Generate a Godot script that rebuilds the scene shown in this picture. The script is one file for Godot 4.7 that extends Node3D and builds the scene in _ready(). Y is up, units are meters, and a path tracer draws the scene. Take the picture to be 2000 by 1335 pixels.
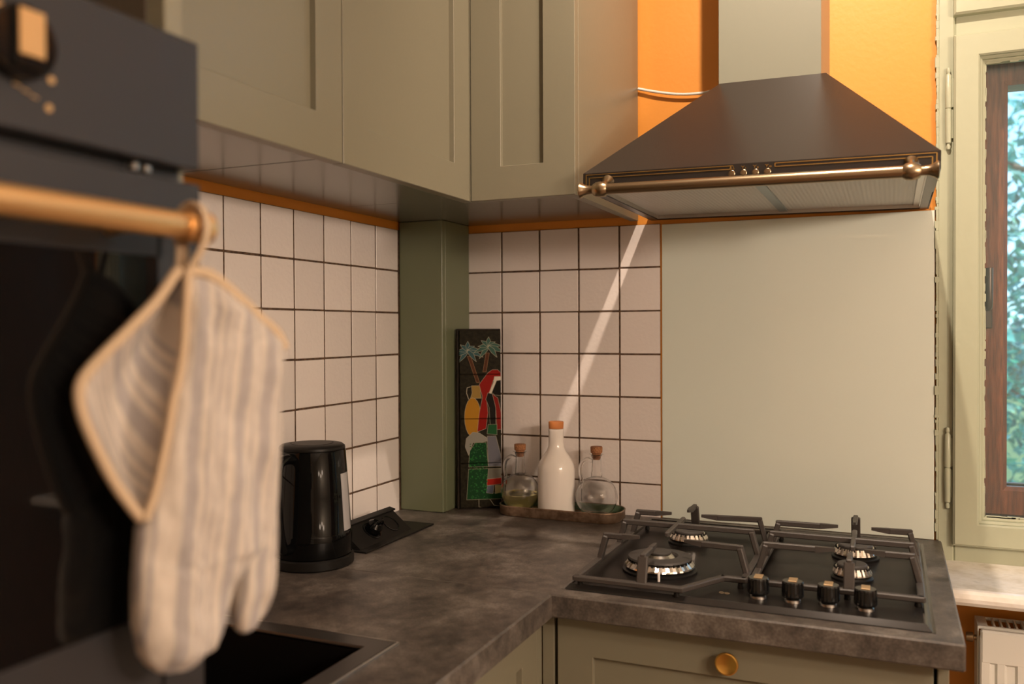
extends Node3D
# A kitchen corner: tiled walls, sage cupboards, black hood, gas hob, oven with a mitt. x to the right along the back wall, z into the room, y up.

var rng := RandomNumberGenerator.new()
var taken := {}
var M := {}

# ------------------------------------------------------------------ nodes
func lin(r: float, g: float, b: float) -> Color:
	return Color(r, g, b).linear_to_srgb()

func numbered(called: String) -> String:
	if not taken.has(called):
		taken[called] = 0
		return called
	taken[called] += 1
	return "%s_%03d" % [called, taken[called]]

func thing(called: String, label: String, category: String, at := Vector3.ZERO, group := "") -> Node3D:
	var o := Node3D.new()
	o.name = numbered(called)
	add_child(o)
	o.position = at
	tag(o, label, category, group)
	return o

func tag(o: Node, label: String, category: String, group := "") -> void:
	o.set_meta("label", label)
	o.set_meta("category", category)
	if group:
		o.set_meta("group", group)

func put(called: String, s, m: Material, parent: Node = null) -> MeshInstance3D:
	var o := MeshInstance3D.new()
	o.name = called if parent else numbered(called)
	o.mesh = s if s is Mesh else done(s)
	o.material_override = m
	(parent if parent else self).add_child(o, true)
	return o

func structure(called: String, s, m: Material) -> MeshInstance3D:
	var o := put(called, s, m)
	o.set_meta("kind", "structure")
	return o

func lone(called: String, s, m: Material, label: String, category: String, group := "") -> MeshInstance3D:
	var o := put(called, s, m)
	tag(o, label, category, group)
	return o

# ------------------------------------------------------------------ shapes
func S() -> SurfaceTool:
	var s := SurfaceTool.new()
	s.begin(Mesh.PRIMITIVE_TRIANGLES)
	return s

func done(s: SurfaceTool) -> ArrayMesh:
	s.generate_normals()
	return s.commit()

func tri(s: SurfaceTool, a: Vector3, b: Vector3, c: Vector3, out: Vector3, grp := -1) -> void:
	s.set_smooth_group(grp)
	if (a - c).cross(a - b).dot(out) < 0.0:
		var t := b
		b = c
		c = t
	s.add_vertex(a)
	s.add_vertex(b)
	s.add_vertex(c)

func quad(s: SurfaceTool, a: Vector3, b: Vector3, c: Vector3, d: Vector3, out: Vector3, grp := -1) -> void:
	tri(s, a, b, c, out, grp)
	tri(s, a, c, d, out, grp)

func box(s: SurfaceTool, lo: Vector3, hi: Vector3, bev := 0.0, xf := Transform3D()) -> void:
	var c := (lo + hi) / 2.0
	var h := (hi - lo).abs() / 2.0
	var e: float = min(bev, 0.45 * min(h.x, min(h.y, h.z)))
	for i in 3:
		var j := (i + 1) % 3
		var k := (i + 2) % 3
		for sg in [-1.0, 1.0]:
			var pts := []
			for q in [[-1, -1], [1, -1], [1, 1], [-1, 1]]:
				var v := Vector3.ZERO
				v[i] = sg * h[i]
				v[j] = q[0] * (h[j] - e)
				v[k] = q[1] * (h[k] - e)
				pts.append(xf * (c + v))
			var out := Vector3.ZERO
			out[i] = sg
			quad(s, pts[0], pts[1], pts[2], pts[3], xf.basis * out)
		if e > 0.0:
			for sj in [-1.0, 1.0]:
				for sk in [-1.0, 1.0]:
					var p := []
					for q in [[-1, 0], [1, 0], [1, 1], [-1, 1]]:
						var v := Vector3.ZERO
						v[i] = q[0] * (h[i] - e)
						v[j] = sj * (h[j] - (0.0 if q[1] == 0 else e))
						v[k] = sk * (h[k] - (e if q[1] == 0 else 0.0))
						p.append(xf * (c + v))
					var out := Vector3.ZERO
					out[j] = sj
					out[k] = sk
					quad(s, p[0], p[1], p[2], p[3], xf.basis * out)
	if e > 0.0:
		for sx in [-1.0, 1.0]:
			for sy in [-1.0, 1.0]:
				for sz in [-1.0, 1.0]:
					var g := Vector3(sx, sy, sz)
					var p := []
					for i in 3:
						var v := Vector3.ZERO
						for k in 3:
							v[k] = g[k] * (h[k] - (0.0 if k == i else e))
						p.append(xf * (c + v))
					tri(s, p[0], p[1], p[2], xf.basis * g)

# a straight bar from a to b, w across, t tall
func bar(s: SurfaceTool, a: Vector3, b: Vector3, w: float, t: float, bev := 0.001, up := Vector3.UP) -> void:
	var z := (b - a).normalized()
	var x := up.cross(z)
	if x.length() < 0.01:
		x = Vector3.RIGHT.cross(z)
	x = x.normalized()
	var xf := Transform3D(Basis(x, z.cross(x), z), (a + b) / 2.0)
	var l := a.distance_to(b) / 2.0
	box(s, Vector3(-w / 2, -t / 2, -l), Vector3(w / 2, t / 2, l), bev, xf)

# profile of (radius, height) turned about y; the outside lies to the right of the way it runs upwards
func lathe(s: SurfaceTool, prof: Array, xf := Transform3D(), seg := 32, first_group := 0) -> void:
	var grp := first_group
	for i in prof.size() - 1:
		var p: Vector2 = prof[i]
		var q: Vector2 = prof[i + 1]
		if p.distance_to(q) < 1e-7:
			continue
		if i > 0:
			var r: Vector2 = prof[i - 1]
			if absf((p - r).angle_to(q - p)) > 0.6:
				grp += 1
		var n := Vector2(q.y - p.y, -(q.x - p.x))
		for k in seg:
			var a := TAU * k / seg
			var b := TAU * ((k + 1) % seg) / seg
			var m := TAU * (k + 0.5) / seg
			var out := xf.basis * Vector3(n.x * cos(m), n.y, n.x * sin(m))
			var v := [xf * Vector3(p.x * cos(a), p.y, p.x * sin(a)), xf * Vector3(p.x * cos(b), p.y, p.x * sin(b)), xf * Vector3(q.x * cos(b), q.y, q.x * sin(b)), xf * Vector3(q.x * cos(a), q.y, q.x * sin(a))]
			if p.x > 1e-6:
				tri(s, v[0], v[1], v[2], out, grp)
			if q.x > 1e-6:
				tri(s, v[0], v[2], v[3], out, grp)

# turns a profile's own y into another direction
func toward(dir: Vector3, at: Vector3) -> Transform3D:
	var y := dir.normalized()
	var x := y.cross(Vector3.UP if absf(y.y) < 0.9 else Vector3.RIGHT).normalized()
	return Transform3D(Basis(x, y, x.cross(y)), at)

func smooth_path(pts: Array, steps := 6, closed := false) -> Array:
	var out := []
	var n := pts.size()
	for i in (n if closed else n - 1):
		var p0: Vector3 = pts[(i - 1 + n) % n] if closed or i > 0 else pts[i]
		var p1: Vector3 = pts[i]
		var p2: Vector3 = pts[(i + 1) % n]
		var p3: Vector3 = pts[(i + 2) % n] if closed or i + 2 < n else p2
		for k in steps:
			out.append(p1.cubic_interpolate(p2, p0, p3, float(k) / steps))
	if not closed:
		out.append(pts[n - 1])
	return out

func tube(s: SurfaceTool, path: Array, r: float, seg := 10, closed := false, flat := 1.0, caps := true) -> void:
	var n := path.size()
	var rings := []
	var side := Vector3.ZERO
	for i in n:
		var t: Vector3 = (path[(i + 1) % n] - path[(i - 1 + n) % n]) if closed or (i > 0 and i < n - 1) else (path[1] - path[0] if i == 0 else path[n - 1] - path[n - 2])
		t = t.normalized()
		if side == Vector3.ZERO:
			side = t.cross(Vector3.UP if absf(t.y) < 0.9 else Vector3.RIGHT)
		side = (side - t * side.dot(t)).normalized()
		var other := t.cross(side)
		var ring := []
		for k in seg:
			var a := TAU * k / seg
			ring.append(path[i] + side * cos(a) * r + other * sin(a) * r * flat)
		rings.append(ring)
	loft(s, rings, closed, caps)

func loft(s: SurfaceTool, rings: Array, closed := false, caps := true, grp := 0) -> void:
	var n := rings.size()
	for i in (n if closed else n - 1):
		var a: Array = rings[i]
		var b: Array = rings[(i + 1) % n]
		var mid := Vector3.ZERO
		for v in a:
			mid += v
		for v in b:
			mid += v
		mid /= a.size() + b.size()
		for k in a.size():
			var l := (k + 1) % a.size()
			var out: Vector3 = (a[k] + a[l] + b[k] + b[l]) / 4.0 - mid
			quad(s, a[k], a[l], b[l], b[k], out, grp)
	if caps and not closed:
		for e in [[0, 1], [n - 1, n - 2]]:
			var a: Array = rings[e[0]]
			var m := Vector3.ZERO
			var m2 := Vector3.ZERO
			for v in a:
				m += v / a.size()
			for v in rings[e[1]]:
				m2 += v / a.size()
			for k in a.size():
				tri(s, m, a[k], a[(k + 1) % a.size()], m - m2)

# outline in local x, y (any turn), from z0 to z1
func prism(s: SurfaceTool, poly: PackedVector2Array, z0: float, z1: float, xf := Transform3D()) -> void:
	var ids := Geometry2D.triangulate_polygon(poly)
	for i in range(0, ids.size(), 3):
		var p := [poly[ids[i]], poly[ids[i + 1]], poly[ids[i + 2]]]
		for z in [z0, z1]:
			tri(s, xf * Vector3(p[0].x, p[0].y, z), xf * Vector3(p[1].x, p[1].y, z), xf * Vector3(p[2].x, p[2].y, z), xf.basis * Vector3(0, 0, 1.0 if (z == z1) == (z1 > z0) else -1.0))
	var area := 0.0
	for i in poly.size():
		area += poly[i].cross(poly[(i + 1) % poly.size()])
	for i in poly.size():
		var a := poly[i]
		var b := poly[(i + 1) % poly.size()]
		var n := Vector2(b.y - a.y, a.x - b.x) * signf(area)
		quad(s, xf * Vector3(a.x, a.y, z0), xf * Vector3(b.x, b.y, z0), xf * Vector3(b.x, b.y, z1), xf * Vector3(a.x, a.y, z1), xf.basis * Vector3(n.x, n.y, 0))

func stadium(cx: float, cy: float, hx: float, hy: float, r: float, n := 8) -> PackedVector2Array:
	var p := PackedVector2Array()
	for q in [[1, 1, 0], [-1, 1, 1], [-1, -1, 2], [1, -1, 3]]:
		for k in n + 1:
			var a: float = (q[2] + float(k) / n) * PI / 2
			p.append(Vector2(cx + q[0] * (hx - r) + r * cos(a), cy + q[1] * (hy - r) + r * sin(a)))
	return p

# ------------------------------------------------------------------ materials
func mat(c: Color, rough := 0.5, metal := 0.0, spec := 0.5) -> StandardMaterial3D:
	var m := StandardMaterial3D.new()
	m.albedo_color = c
	m.roughness = rough
	m.metallic = metal
	m.metallic_specular = spec
	return m

func noise_image(size: int, freq: float, sd: int, oct := 4, kind := FastNoiseLite.TYPE_SIMPLEX_SMOOTH) -> Image:
	var n := FastNoiseLite.new()
	n.seed = sd
	n.noise_type = kind
	n.frequency = freq
	n.fractal_octaves = oct
	return n.get_seamless_image(size, size)

# several seamless noises mixed into one picture along a ramp of linear colours
func blend_tex(size: int, layers: Array, ramp: Array) -> ImageTexture:
	var g := Gradient.new()
	var offs := PackedFloat32Array()
	var cols := PackedColorArray()
	for r in ramp:
		offs.append(r[0])
		cols.append(r[1])
	g.offsets = offs
	g.colors = cols
	var ims := []
	for l in layers:
		var im := noise_image(size, l[0], l[1], l[2])
		im.convert(Image.FORMAT_L8)
		ims.append([im.get_data(), l[3]])
	var bytes := PackedByteArray()
	bytes.resize(size * size * 3)
	for i in size * size:
		var v := 0.0
		for d in ims:
			v += d[0][i] / 255.0 * d[1]
		var c := g.sample(v).linear_to_srgb()
		bytes[3 * i] = int(clampf(c.r, 0, 1) * 255)
		bytes[3 * i + 1] = int(clampf(c.g, 0, 1) * 255)
		bytes[3 * i + 2] = int(clampf(c.b, 0, 1) * 255)
	return ImageTexture.create_from_image(Image.create_from_data(size, size, false, Image.FORMAT_RGB8, bytes))

func textured(m: StandardMaterial3D, t: Texture2D, scale: Vector3, world := true) -> StandardMaterial3D:
	m.albedo_color = Color.WHITE
	m.albedo_texture = t
	m.uv1_triplanar = true
	m.uv1_world_triplanar = world
	m.uv1_scale = scale
	return m

func bumped(m: StandardMaterial3D, t: Texture2D, depth_cm: float, scale: Vector3, world := true) -> StandardMaterial3D:
	m.heightmap_enabled = true
	m.heightmap_texture = t
	m.heightmap_scale = depth_cm
	m.uv1_triplanar = true
	m.uv1_world_triplanar = world
	m.uv1_scale = scale
	return m

func glow(c: Color, e: float) -> StandardMaterial3D:
	var m := mat(c, 0.5)
	m.emission_enabled = true
	m.emission = c
	m.emission_energy_multiplier = e
	return m

func pane(c: Color) -> StandardMaterial3D:
	var m := mat(c, 0.02)
	m.transparency = BaseMaterial3D.TRANSPARENCY_ALPHA
	return m

func solid_glass(c: Color, scale := 0.05) -> StandardMaterial3D:
	var m := mat(c, 0.0)
	m.refraction_enabled = true
	m.refraction_scale = scale
	return m

func make_materials() -> void:
	var fine := ImageTexture.create_from_image(noise_image(256, 0.06, 5, 3))
	var lumps := ImageTexture.create_from_image(noise_image(256, 0.02, 9, 3))
	M.orange = bumped(mat(lin(0.74, 0.285, 0.036), 0.5), fine, 0.02, Vector3(4, 4, 4))
	M.cream = mat(lin(0.66, 0.60, 0.50), 0.8)
	M.ceiling = mat(lin(0.72, 0.68, 0.62), 0.9)
	M.floor = textured(mat(Color.WHITE, 0.4), blend_tex(256, [[0.02, 3, 4, 0.6], [0.1, 4, 3, 0.4]], [[0.2, Color(0.16, 0.09, 0.05)], [0.8, Color(0.28, 0.17, 0.1)]]), Vector3(1, 1, 6))
	M.tiles = []
	for k in 5:
		var w := 0.74 + 0.02 * k
		M.tiles.append(bumped(mat(lin(w, w * 0.92, w * 0.875), 0.28 + 0.02 * k), fine, 0.035, Vector3(5, 5, 5)))
	M.grout = textured(mat(Color.WHITE, 0.9), blend_tex(256, [[0.05, 13, 4, 1.0]], [[0.2, Color(0.05, 0.028, 0.016)], [0.8, Color(0.15, 0.088, 0.050)]]), Vector3(6, 6, 6))
	M.sage = bumped(mat(lin(0.205, 0.190, 0.135), 0.34), fine, 0.006, Vector3(6, 6, 6))
	M.chimney = mat(lin(0.225, 0.230, 0.182), 0.35)
	M.column = bumped(mat(lin(0.148, 0.165, 0.094), 0.34), fine, 0.006, Vector3(6, 6, 6))
	M.inside = mat(lin(0.09, 0.072, 0.052), 0.6)  # the oven niche's shade put into the colour, darker than its sage housing
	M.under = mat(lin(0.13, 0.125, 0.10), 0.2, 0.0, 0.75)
	M.counter = textured(mat(Color.WHITE, 0.42), blend_tex(768, [[0.004, 21, 6, 0.42], [0.022, 22, 6, 0.30], [0.10, 23, 4, 0.28]], [[0.28, Color(0.042, 0.035, 0.031)], [0.42, Color(0.072, 0.060, 0.051)], [0.52, Color(0.096, 0.080, 0.067)], [0.61, Color(0.125, 0.106, 0.090)], [0.74, Color(0.18, 0.156, 0.135)]]), Vector3(2.2, 2.2, 2.2))
	M.panel = mat(lin(0.69, 0.74, 0.66), 0.06)
	M.hood = bumped(mat(lin(0.028, 0.020, 0.016), 0.27, 0.0, 0.5), ImageTexture.create_from_image(noise_image(256, 0.2, 6, 2)), 0.012, Vector3(8, 8, 8))
	M.hood_band = mat(lin(0.018, 0.014, 0.012), 0.35)
	M.bronze = mat(lin(0.38, 0.29, 0.185), 0.29, 1.0)
	M.gold = mat(lin(0.60, 0.38, 0.12), 0.35, 1.0)
	M.copper = mat(lin(0.92, 0.60, 0.28), 0.36, 1.0)
	M.brass_knob = mat(lin(0.75, 0.46, 0.12), 0.28, 1.0)
	M.steel = mat(lin(0.62, 0.60, 0.57), 0.28, 1.0)
	M.blue_steel = mat(lin(0.26, 0.33, 0.37), 0.3, 0.6)
	M.filter = bumped(mat(lin(0.62, 0.61, 0.59), 0.45, 0.35), ImageTexture.create_from_image(grid_image()), 0.12, Vector3(16, 16, 16))
	M.iron = bumped(mat(lin(0.05, 0.042, 0.037), 0.45), fine, 0.02, Vector3(9, 9, 9))
	M.plate = mat(lin(0.013, 0.011, 0.010), 0.34, 0.0, 0.2)
	M.rim = mat(lin(0.03, 0.027, 0.025), 0.16, 0.3)
	M.print = mat(lin(0.22, 0.16, 0.09), 0.6)
	M.tan = mat(lin(0.50, 0.34, 0.18), 0.4, 0.6)
	M.burner = mat(lin(0.72, 0.68, 0.62), 0.22, 1.0)
	M.cap = mat(lin(0.045, 0.04, 0.036), 0.55)
	M.knob = mat(lin(0.006, 0.006, 0.006), 0.12)
	M.gloss = mat(lin(0.003, 0.003, 0.003), 0.05, 0.0, 0.33)
	M.gauge = mat(lin(0.34, 0.33, 0.33), 0.3)
	M.oven = mat(lin(0.020, 0.0195, 0.0215), 0.42)
	M.oven_glass = mat(lin(0.004, 0.004, 0.004), 0.03)
	M.sink = mat(lin(0.003, 0.0025, 0.0025), 0.6, 0.0, 0.3)
	M.sink_rim = mat(lin(0.06, 0.054, 0.05), 0.28, 0.5)
	M.plastic = mat(lin(0.010, 0.009, 0.008), 0.4, 0.0, 0.28)
	M.ceramic = mat(lin(0.82, 0.76, 0.70), 0.12)
	M.cork = textured(mat(Color.WHITE, 0.8), blend_tex(128, [[0.1, 31, 3, 1.0]], [[0.3, Color(0.20, 0.08, 0.03)], [0.7, Color(0.42, 0.18, 0.07)]]), Vector3(20, 20, 20), false)
	M.orange_cork = mat(lin(0.55, 0.19, 0.05), 0.7)
	M.glass = solid_glass(Color(1, 1, 1, 0.0))
	M.oil = solid_glass(Color(0.95, 0.92, 0.62, 0.02), 0.047)
	M.water = solid_glass(Color(0.93, 0.95, 0.80, 0.02), 0.033)
	M.tray = textured(mat(Color.WHITE, 0.35, 0.7), blend_tex(256, [[0.03, 41, 4, 1.0]], [[0.3, Color(0.22, 0.14, 0.09)], [0.7, Color(0.40, 0.28, 0.19)]]), Vector3(6, 6, 6))
	M.tray_in = mat(lin(0.13, 0.19, 0.11), 0.3)
	M.board = textured(mat(Color.WHITE, 0.5, 0.0, 0.2), blend_tex(128, [[0.04, 43, 4, 1.0]], [[0.3, Color(0.012, 0.009, 0.006)], [0.7, Color(0.035, 0.026, 0.018)]]), Vector3(20, 3, 20))
	M.old_paint = bumped(mat(lin(0.43, 0.45, 0.325), 0.32), lumps, 0.06, Vector3(5, 3, 5))
	M.wood = textured(mat(Color.WHITE, 0.35), blend_tex(256, [[0.03, 51, 4, 0.7], [0.1, 52, 3, 0.3]], [[0.25, Color(0.085, 0.022, 0.008)], [0.55, Color(0.15, 0.042, 0.015)], [0.8, Color(0.21, 0.063, 0.024)]]), Vector3(14, 1.2, 14))
	M.bead = mat(lin(0.12, 0.10, 0.12), 0.4)
	M.marble = textured(mat(Color.WHITE, 0.2), blend_tex(384, [[0.012, 61, 5, 0.7], [0.05, 62, 4, 0.3]], [[0.2, Color(0.66, 0.60, 0.52)], [0.45, Color(0.80, 0.75, 0.68)], [0.62, Color(0.86, 0.82, 0.77)], [0.85, Color(0.70, 0.67, 0.62)]]), Vector3(2.2, 2.2, 2.2))
	M.radiator = mat(lin(0.80, 0.79, 0.73), 0.35)
	M.white = mat(lin(0.80, 0.76, 0.70), 0.4)
	M.pane = pane(Color(0.9, 1.0, 0.98, 0.03))
	M.pane.metallic_specular = 0.2
	M.binding = mat(lin(0.48, 0.36, 0.24), 0.9)
	M.bronze_dark = mat(lin(0.07, 0.055, 0.045), 0.35, 0.6)
	M.leaf = mat(lin(0.15, 0.40, 0.36), 0.6)
	M.leaf.backlight_enabled = true
	M.leaf.backlight = lin(0.25, 0.74, 0.66)
	M.leaf.vertex_color_use_as_albedo = true
	M.bark = textured(mat(Color.WHITE, 0.9), blend_tex(128, [[0.05, 71, 4, 1.0]], [[0.3, Color(0.05, 0.04, 0.035)], [0.7, Color(0.14, 0.12, 0.10)]]), Vector3(4, 1, 4))
	M.grass = textured(mat(Color.WHITE, 0.9), blend_tex(128, [[0.05, 73, 4, 1.0]], [[0.3, Color(0.04, 0.09, 0.03)], [0.7, Color(0.12, 0.20, 0.07)]]), Vector3(1, 1, 1))

func grid_image() -> Image:
	var im := Image.create(64, 64, false, Image.FORMAT_L8)
	for y in 64:
		for x in 64:
			var v := 0.5 + 0.25 * (cos(TAU * x / 8.0) + cos(TAU * y / 8.0))
			im.set_pixel(x, y, Color(v, v, v))
	return im

# ------------------------------------------------------------------ the scene
func _ready() -> void:
	rng.seed = 7
	# camera
	var cam := Camera3D.new()
	cam.name = "camera"
	add_child(cam)
	var fwd := Vector3(-0.3967, -0.01365, -0.9178).normalized()
	cam.look_at_from_position(Vector3(1.0883, 1.3313, 1.9795), Vector3(1.0883, 1.3313, 1.9795) + fwd, Vector3.UP)
	cam.rotate_object_local(Vector3.FORWARD, 0.0046)
	cam.near = 0.05
	cam.far = 200.0
	var look := CameraAttributesPhysical.new()
	look.frustum_focal_length = 30.828
	look.frustum_near = 0.05
	look.frustum_far = 200.0
	look.frustum_focus_distance = 1.75
	look.exposure_aperture = 3.4
	cam.attributes = look
	cam.fov = 42.5415
	# sky, exposure
	var sky := ProceduralSkyMaterial.new()
	sky.sky_top_color = Color(0.50, 0.76, 0.95)
	sky.sky_horizon_color = Color(0.74, 0.93, 1.0)
	sky.ground_bottom_color = Color(0.25, 0.32, 0.25)
	sky.ground_horizon_color = Color(0.5, 0.6, 0.55)
	sky.sky_energy_multiplier = 1.45
	var env := Environment.new()
	env.background_mode = Environment.BG_SKY
	env.sky = Sky.new()
	env.sky.sky_material = sky
	env.tonemap_mode = Environment.TONE_MAPPER_LINEAR
	env.tonemap_exposure = 1.0
	env.sdfgi_enabled = true
	env.ssao_enabled = true
	env.ssil_enabled = true
	var we := WorldEnvironment.new()
	we.name = "surroundings"
	we.environment = env
	add_child(we)
	# the sun stands behind the house and lights the tree outside
	var sun := DirectionalLight3D.new()
	sun.name = "sun"
	sun.light_color = Color(1.0, 0.97, 0.9)
	sun.light_energy = 2.7
	sun.light_angular_distance = 0.6
	sun.shadow_enabled = true
	add_child(sun)
	sun.look_at_from_position(Vector3.ZERO, Vector3(-0.45, -0.75, -0.5), Vector3.UP)
	make_materials()
	lamps()
	room()
	wall_tiles()
	window()
	outdoors()
	worktop()
	base_units()
	upper_units()
	oven_tower()
	column()
	splashback()
	hood()
	hob()
	kettle()
	socket()
	painted_board()
	tray_and_bottles()
	mitt()
	radiator()
	added_dresser()

# ------------------------------------------------------------------ lamps
func lamps() -> void:
	# ceiling spot over the hood: its beam makes the streak through the gap beside the hood
	var at := Vector3(1.0, 2.635, 0.89)
	var aim := (Vector3(0.90, 1.70, 0.10) - at).normalized()
	var t := thing("ceiling_spotlight", "small ceiling spotlight aimed at the cooker hood", "lamp", at)
	var can := S()
	lathe(can, [Vector2(0.0, -0.075), Vector2(0.028, -0.075), Vector2(0.03, -0.07), Vector2(0.03, 0.0), Vector2(0.027, 0.0), Vector2(0.027, -0.01), Vector2(0.0, -0.01)], toward(aim, Vector3.ZERO), 24)
	put("can", can, M.white, t)
	var arm := S()
	lathe(arm, [Vector2(0.008, 0.0), Vector2(0.008, 0.1)], toward(Vector3.UP, -aim * 0.05), 12)
	put("bracket", arm, M.white, t)
	var lens := S()
	lathe(lens, [Vector2(0.0265, -0.006), Vector2(0.0265, -0.004), Vector2(0.0, -0.004)], toward(aim, Vector3.ZERO), 24)
	put("lens", lens, glow(lin(1, 0.79, 0.62), 4.0), t)
	var sp := SpotLight3D.new()
	sp.name = "spot"
	sp.light_color = lin(1, 0.79, 0.62)
	sp.light_energy = 2.2
	sp.light_size = 0.015
	sp.spot_range = 8.0
	sp.spot_angle = 52.0
	sp.spot_attenuation = 2.0
	sp.spot_angle_attenuation = 1.0
	sp.shadow_enabled = true
	t.add_child(sp)
	sp.look_at_from_position(at + aim * 0.004, at + aim, Vector3.UP)
	# three globes in the middle of the room
	var c := thing("pendant_lamp", "three-globe pendant lamp hanging low in the middle of the room", "lamp", Vector3(2.3, 1.70, 1.75))
	var stem := S()
	lathe(stem, [Vector2(0.0, -0.02), Vector2(0.03, -0.02), Vector2(0.03, 0.02), Vector2(0.008, 0.03), Vector2(0.008, 1.0), Vector2(0.06, 1.0), Vector2(0.06, 1.02), Vector2(0.0, 1.02)], Transform3D(), 16)
	put("stem", stem, M.bronze, c)
	for k in 3:
		var a := TAU * k / 3.0 + 0.4
		var p := Vector3(cos(a) * 0.26, -0.02, sin(a) * 0.26)
		var b := S()
		bar(b, Vector3(0, 0, 0), p * Vector3(0.72, 1, 0.72), 0.012, 0.012)
		put("arm", b, M.bronze, c)
		var ball := SphereMesh.new()
		ball.radius = 0.075
		ball.height = 0.15
		var gl := put("globe", ball, glow(lin(1, 0.79, 0.62), 16.0), c)
		gl.position = p
		var o := OmniLight3D.new()
		o.name = "globe_light"
		o.light_color = lin(1, 0.79, 0.62)
		o.light_energy = 0.62
		o.light_size = 0.07
		o.omni_range = 9.0
		o.omni_attenuation = 2.0
		o.shadow_enabled = true
		c.add_child(o, true)
		o.position = p

# ------------------------------------------------------------------ room
func room() -> void:
	var f := S()
	box(f, Vector3(-0.3, -0.2, -0.3), Vector3(3.2, 0.0, 4.3))
	structure("floor", f, M.floor)
	var c := S()
	box(c, Vector3(-0.3, 2.72, -0.3), Vector3(3.2, 2.92, 4.3))
	structure("ceiling", c, M.ceiling)
	var l := S()
	box(l, Vector3(-0.3, 0, -0.3), Vector3(-0.006, 2.72, 4.3))
	structure("wall_left", l, M.orange)
	# back wall with the window opening from x 1.173 to 2.35, y 0.832 to 2.55
	var b := S()
	box(b, Vector3(-0.006, 0, -0.3), Vector3(1.173, 2.72, -0.006))
	box(b, Vector3(1.173, 0, -0.3), Vector3(2.35, 0.832, -0.006))
	box(b, Vector3(1.173, 2.55, -0.3), Vector3(2.35, 2.72, -0.006))
	box(b, Vector3(2.35, 0, -0.3), Vector3(2.9, 2.72, -0.006))
	box(b, Vector3(0.6036, 0.9, -0.0062), Vector3(0.6073, 1.572, 0.0006))
	structure("wall_back", b, M.orange)
	var r := S()
	box(r, Vector3(2.9, 0, -0.3), Vector3(3.2, 2.72, 4.3))
	structure("wall_right", r, M.cream)
	var q := S()
	box(q, Vector3(-0.006, 0, 4.0), Vector3(2.9, 2.72, 4.3))
	structure("wall_front", q, M.cream)

func wall_tiles() -> void:
	var gl := S()
	box(gl, Vector3(-0.006, 0.86, 0.14), Vector3(-0.0012, 1.5725, 0.949))
	var gb := S()
	box(gb, Vector3(0.10, 0.86, -0.006), Vector3(0.6034, 1.5725, -0.0012))
	var wl := get_node("wall_left")
	var wb := get_node("wall_back")
	put("grout", gl, M.grout, wl)
	put("grout", gb, M.grout, wb)
	for row in 7:
		var y1 := 1.574 - 0.1 * row
		for k in 9:
			var z0 := 0.0487 + 0.1 * k
			one_tile(wl, Vector3(0, y1, z0), true, k)
		for k in 6:
			var x0 := 0.006 + 0.1 * k
			one_tile(wb, Vector3(x0, y1, 0), false, k)

func one_tile(wall: Node, at: Vector3, left: bool, k: int) -> void:
	if k == 0:
		return
	var g := 0.0017 + rng.randf() * 0.0008
	var h := 0.0016 + rng.randf() * 0.0008
	var s := S()
	var w := 0.1
	if not left and k == 5:
		w = 0.0985
	var proud := rng.randf_range(-0.0006, 0.0004)
	var tilt := Basis.from_euler(Vector3(rng.randf_range(-1, 1), rng.randf_range(-1, 1), 0) * 0.004)
	if left:
		tilt = Basis.from_euler(Vector3(0, rng.randf_range(-1, 1), rng.randf_range(-1, 1)) * 0.004)
		box(s, Vector3(-0.0055, -0.05 + h, -0.05 + g), Vector3(0, 0.05 - h, 0.05 - g), 0.0008, Transform3D(tilt, at + Vector3(proud, -0.05, 0.05)))
	else:
		box(s, Vector3(-0.05 + g, -0.05 + h, -0.0055), Vector3(w - 0.05 - g, 0.05 - h, 0), 0.0008, Transform3D(tilt, at + Vector3(0.05, -0.05, proud)))
	put("tile", s, M.tiles[rng.randi() % 5], wall)

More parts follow.
